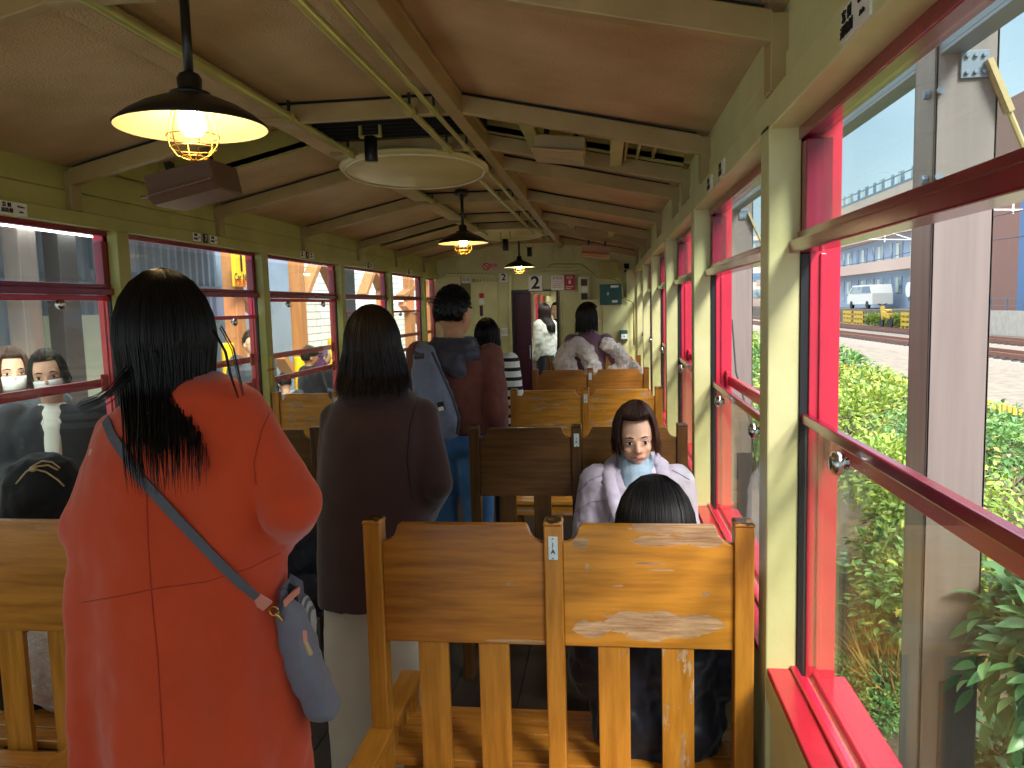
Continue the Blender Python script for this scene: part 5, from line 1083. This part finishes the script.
fuse(b.build('coat_body', M['fluff'], fc, smooth=True), .014, 2, .05, .05)
# --- doorway people
c_ = onY(545, 350, 12.5); p = Person('woman with long dark hair in a white puffer jacket, in the doorway', c_.x, 12.5, 1.0, 1.72, hands=False); M['puff'] = cloth('white_puffer', 'c2c4b8', 'b2b4a8', ns=5, rough=.5); p.top('puffer_jacket', M['puff'],   .032, .84, disp=.04, ds=.07, vox=.014, collar=.04); p.trousers('trousers', M['navy']); p.hair(M['hairb'], tip=1.18, n=260, puff=1.15, seed=51, back=-.16)
c_ = onY(557, 350, 13.4); p = Person('person in a black coat half hidden by right edge of doorway', c_.x, 13.4, 2.6, 1.74, face=True, hands=False, vox=.01); p.top('coat', M['navy'], .03, .6, disp=.01); p.trousers('trousers', M['navy']); p.hair(M['hairk'], tip=1.42, n=150, puff=1.12, seed=52)
# --- platform people
def facecam(x, y): l = math.hypot(x, y); return math.atan2(x/l, -(-y/l)) if False else math.atan2(-(-x/l), -y/l)
a = onY(12, 382, 4.05); p = Person('masked woman with brown hair in dark padded coat, left of the two on platform', a.x, 4.05, facecam(a.x, 4.05)+.15, 1.83, z0=PZ, face=True, hy=.0, mouth=False, grp=None); M['dkpuff'] = cloth('slate_puffer', '3c434e', '333a44', ns=5, rough=.55)
p.maskon(); p.top('padded_coat', M['dkpuff'], .05, .75, disp=.04, ds=.08, collar=.03); p.trousers('trousers', M['navy']); p.hair(M['hairr'], tip=1.40, n=420, puff=1.13, seed=61, open_=.75, bang=.95, wt=1.05)
a = onY(52, 390, 3.78); p = Person('masked woman with black hair, dark coat over a white shirt, nearer the window', a.x, 3.78, facecam(a.x, 3.78)-.12, 1.83, z0=PZ, face=True, hr=.1, mouth=False, armR=[(.165, -.01, 1.31), (.23, .03, 1.07), (.05, .22, 1.02)])
M['dkcoat'] = cloth('charcoal_wool', '2c3038', '24282f', ns=5); p.maskon(); co = p.top('coat', M['dkcoat'], .032, .6, disp=.015); p.trousers('trousers', M['navy']); p.hair(M['hairk'], tip=1.46, n=380, puff=1.08, seed=62, open_=.85, bang=.98)
b = MB(); p.torso(b, [(.9, .032, .03, 0, .125), (1.15, .035, .03, 0, .125), (1.28, .045, .03, 0, .10), (1.34, .05, .04, 0, .06), (1.375, .05, .05, 0, .015)]); fuse(b.build('white_shirt', M['white'], p.root, smooth=True), .009, 2)
b = MB()
for sd in (-1, 1): b.cap(p.U((sd*.02, .07, 1.345)), p.U((sd*.05, .03, 1.365)), .013, .014); b.cap(p.U((sd*.015, .08, 1.345)), p.U((sd*.035, .11, 1.29)), .009, .012)
fuse(b.build('collar', M['white'], p.root, smooth=True), .007, 2)
a = onX(252, 352, -3.9); p = Person('man with glasses and dark jacket outside second left window, half behind frame', a.x, a.y, facecam(a.x, a.y)+.5, 1.80, z0=PZ, face=True, skin='skin'); p.short(M['hairk'], n=200); p.top('jacket', M['dkpuff'], .04, .8, disp=.03); p.trousers('trousers', M['navy'])
g = MB()
for sd in (-1, 1): g.tube([p.HH((sd*.031+.019*math.cos(t*PI/8), .094, 1.500+.014*math.sin(t*PI/8))) for t in range(17)], .0014, 5); g.tube([p.HH((sd*.05, .092, 1.503)), p.HH((sd*.078, .0, 1.503))], .0014, 5)
g.tube([p.HH((-.012, .094, 1.503)), p.HH((.012, .094, 1.503))], .0014, 5); g.build('glasses', M['black'], p.root, smooth=True)
X_ = -3.4; a = onX(309, 345, X_)
p = Person('person in a black cap and dark jacket on the platform, third left window', X_, a.y, -.9, 1.60, z0=PZ, hands=True, face=True, skin='skin2', armL=[(-.17, 0, 1.30), (-.2, .06, 1.06), (-.06, .25, 1.04)], armR=[(.17, 0, 1.30), (.2, .06, 1.06), (.06, .25, 1.04)]); p.short(M['hairk'], n=100); p.top('jacket', M['navy'], .045, .80, disp=.03, collar=.03); p.trousers('trousers', cloth('dark_brown_trousers', '3a322e'))
b = MB(); b.ell(p.HH((0, -.005, 1.545)), V((.084, .1, .083)), 24, 14, (p.T @ p.Hd).to_3x3()); b.cap(p.HH((-.045, .085, 1.548)), p.HH((.045, .085, 1.548)), .018, .018); b.cap(p.HH((-.035, .125, 1.542)), p.HH((.035, .125, 1.542)), .014, .014); fuse(b.build('cap', M['black'], p.root, smooth=True), .008, 2)
a2 = onX(323, 345, X_); p = Person('person in a purple headscarf beside the black capped one', X_-.05, a2.y+.12, -1.0, 1.57, z0=PZ, face=True, armL=[(-.17, 0, 1.30), (-.2, .06, 1.06), (-.06, .25, 1.10)], armR=[(.17, 0, 1.30), (.2, .06, 1.06), (.06, .25, 1.10)]); p.top('coat', M['dkcoat'], .045, .86, disp=.03); p.trousers('trousers', M['navy'])
M['purple'] = cloth('purple_scarf', '6a3c6c', '4a2a50', ns=14); b = MB(); b.ell(p.HH((0, -.018, 1.528)), V((.086, .092, .108)), 24, 14, (p.T @ p.Hd).to_3x3()); b.cap(p.HH((0, -.04, 1.44)), p.U((0, -.03, 1.34)), .075, .09); fuse(b.build('headscarf', M['purple'], p.root, smooth=True), .008, 2, .012, .04)
a = onX(285, 375, -3.6); p = Person('person in navy jacket low outside the third left window, by the column', a.x, a.y, .8, 1.50, z0=PZ-.18, hands=False, hp=.3); p.top('jacket', M['dkpuff'], .05, .8, disp=.03); p.trousers('trousers', M['navy']); p.short(M['hairk'], n=80)
# --- loose things on the left benches
bd_ = thing('drawstring_bag', 'black drawstring bag with tan cord above the left bench back', 'bag', (-1.93, 2.3, .26)); b = MB(); loftpx(b, [(30, 50, 455, .05), (14, 66, 462, .08), (8, 74, 480, .10), (4, 80, 520, .11), (2, 84, 600, .12), (4, 82, 700, .12), (8, 78, 722, .11)], 2.33, 28)
o = fuse(b.build('bag_body', cloth('black_nylon', '141416', '0e0e10', rough=.7), bd_, smooth=True), .010, 3, .03, .08); tr = bvh(o)
cd_ = MB()
for L in ([(16, 484), (26, 472), (34, 467), (48, 465), (58, 470)], [(34, 469), (46, 472), (58, 480), (64, 486)], [(33, 466), (42, 461), (52, 462), (60, 468)]):
    q = hits(tr, L, .004, 3)
    if len(q) > 1: cd_.tube(q, .003, 6)
cd_.build('cord', M['cream'], bd_, smooth=True); q = hit(tr, 33, 469, .008)
if q: MB().ell(q, (.012, .012, .010)).build('cord_stopper', M['cream'], bd_, smooth=True)
tb = MB(); tb.ell((-1.80, 2.24, .42), (.14, .09, .17), 20, 12); tb.ell((-1.74, 2.26, .56), (.10, .07, .10)); o = tb.build('fleece_jacket', M['fluff'], None, smooth=True); fuse(o, .01, 2, .03, .05); tag(o, 'cream fleece jacket bundled on the seat behind left bench slats', 'jacket')
a = onY(305, 556, 3.1); b = MB(); b.ell((a.x, 3.1, .50), (.15, .12, .23)); b.ell((a.x+.02, 3.02, .36), (.13, .1, .10)); o = b.build('day_pack', M['navy'], None, smooth=True); fuse(o, .01, 2, .04, .06); tag(o, 'dark navy day pack on the seat between the two coated women', 'bag')
#@@PART6
# ------------------------------------------------------------------ light
wd = bpy.data.worlds.new('sky'); bpy.context.scene.world = wd; wd.use_nodes = True; nt = wd.node_tree; bg = nt.nodes['Background']
tcn = nt.nodes.new('ShaderNodeTexCoord'); sx = nt.nodes.new('ShaderNodeSeparateXYZ'); nt.links.new(tcn.outputs['Generated'], sx.inputs[0])
rp = nt.nodes.new('ShaderNodeValToRGB'); e = rp.color_ramp.elements; e[0].position = 0; e[0].color = (.34, .42, .48, 1); e[1].position = .35; e[1].color = (.19, .29, .40, 1); e.new(.6).color = (1.1, 1.25, 1.4, 1); e.new(1).color = (1.5, 1.6, 1.7, 1); nt.links.new(sx.outputs[2], rp.inputs[0])
nz = nt.nodes.new('ShaderNodeTexNoise'); nz.inputs['Scale'].default_value = 2.5; nt.links.new(tcn.outputs['Generated'], nz.inputs[0])
cr = nt.nodes.new('ShaderNodeValToRGB'); cr.color_ramp.elements[0].position = .5; cr.color_ramp.elements[1].position = .8; nt.links.new(nz.outputs['Fac'], cr.inputs[0])
mx = nt.nodes.new('ShaderNodeMix'); mx.data_type = 'RGBA'; nt.links.new(cr.outputs[0], mx.inputs[0]); nt.links.new(rp.outputs[0], mx.inputs[6]); mx.inputs[7].default_value = (.5, .57, .63, 1)
nt.links.new(mx.outputs[2], bg.inputs[0]); bg.inputs[1].default_value = 1.0
sn = bpy.data.lights.new('sun', 'SUN'); sn.energy = 3.6; sn.angle = .35; sn.color = (1, .97, .92); so = bpy.data.objects.new('sun', sn); C.objects.link(so)
so.rotation_euler = V((-.55, .75, -.9)).to_track_quat('-Z', 'Y').to_euler()
vs = bpy.context.scene.view_settings; vs.view_transform = 'Standard'; vs.look = 'None'; vs.gamma = 1; vs.use_curve_mapping = False; vs.exposure = 1.4
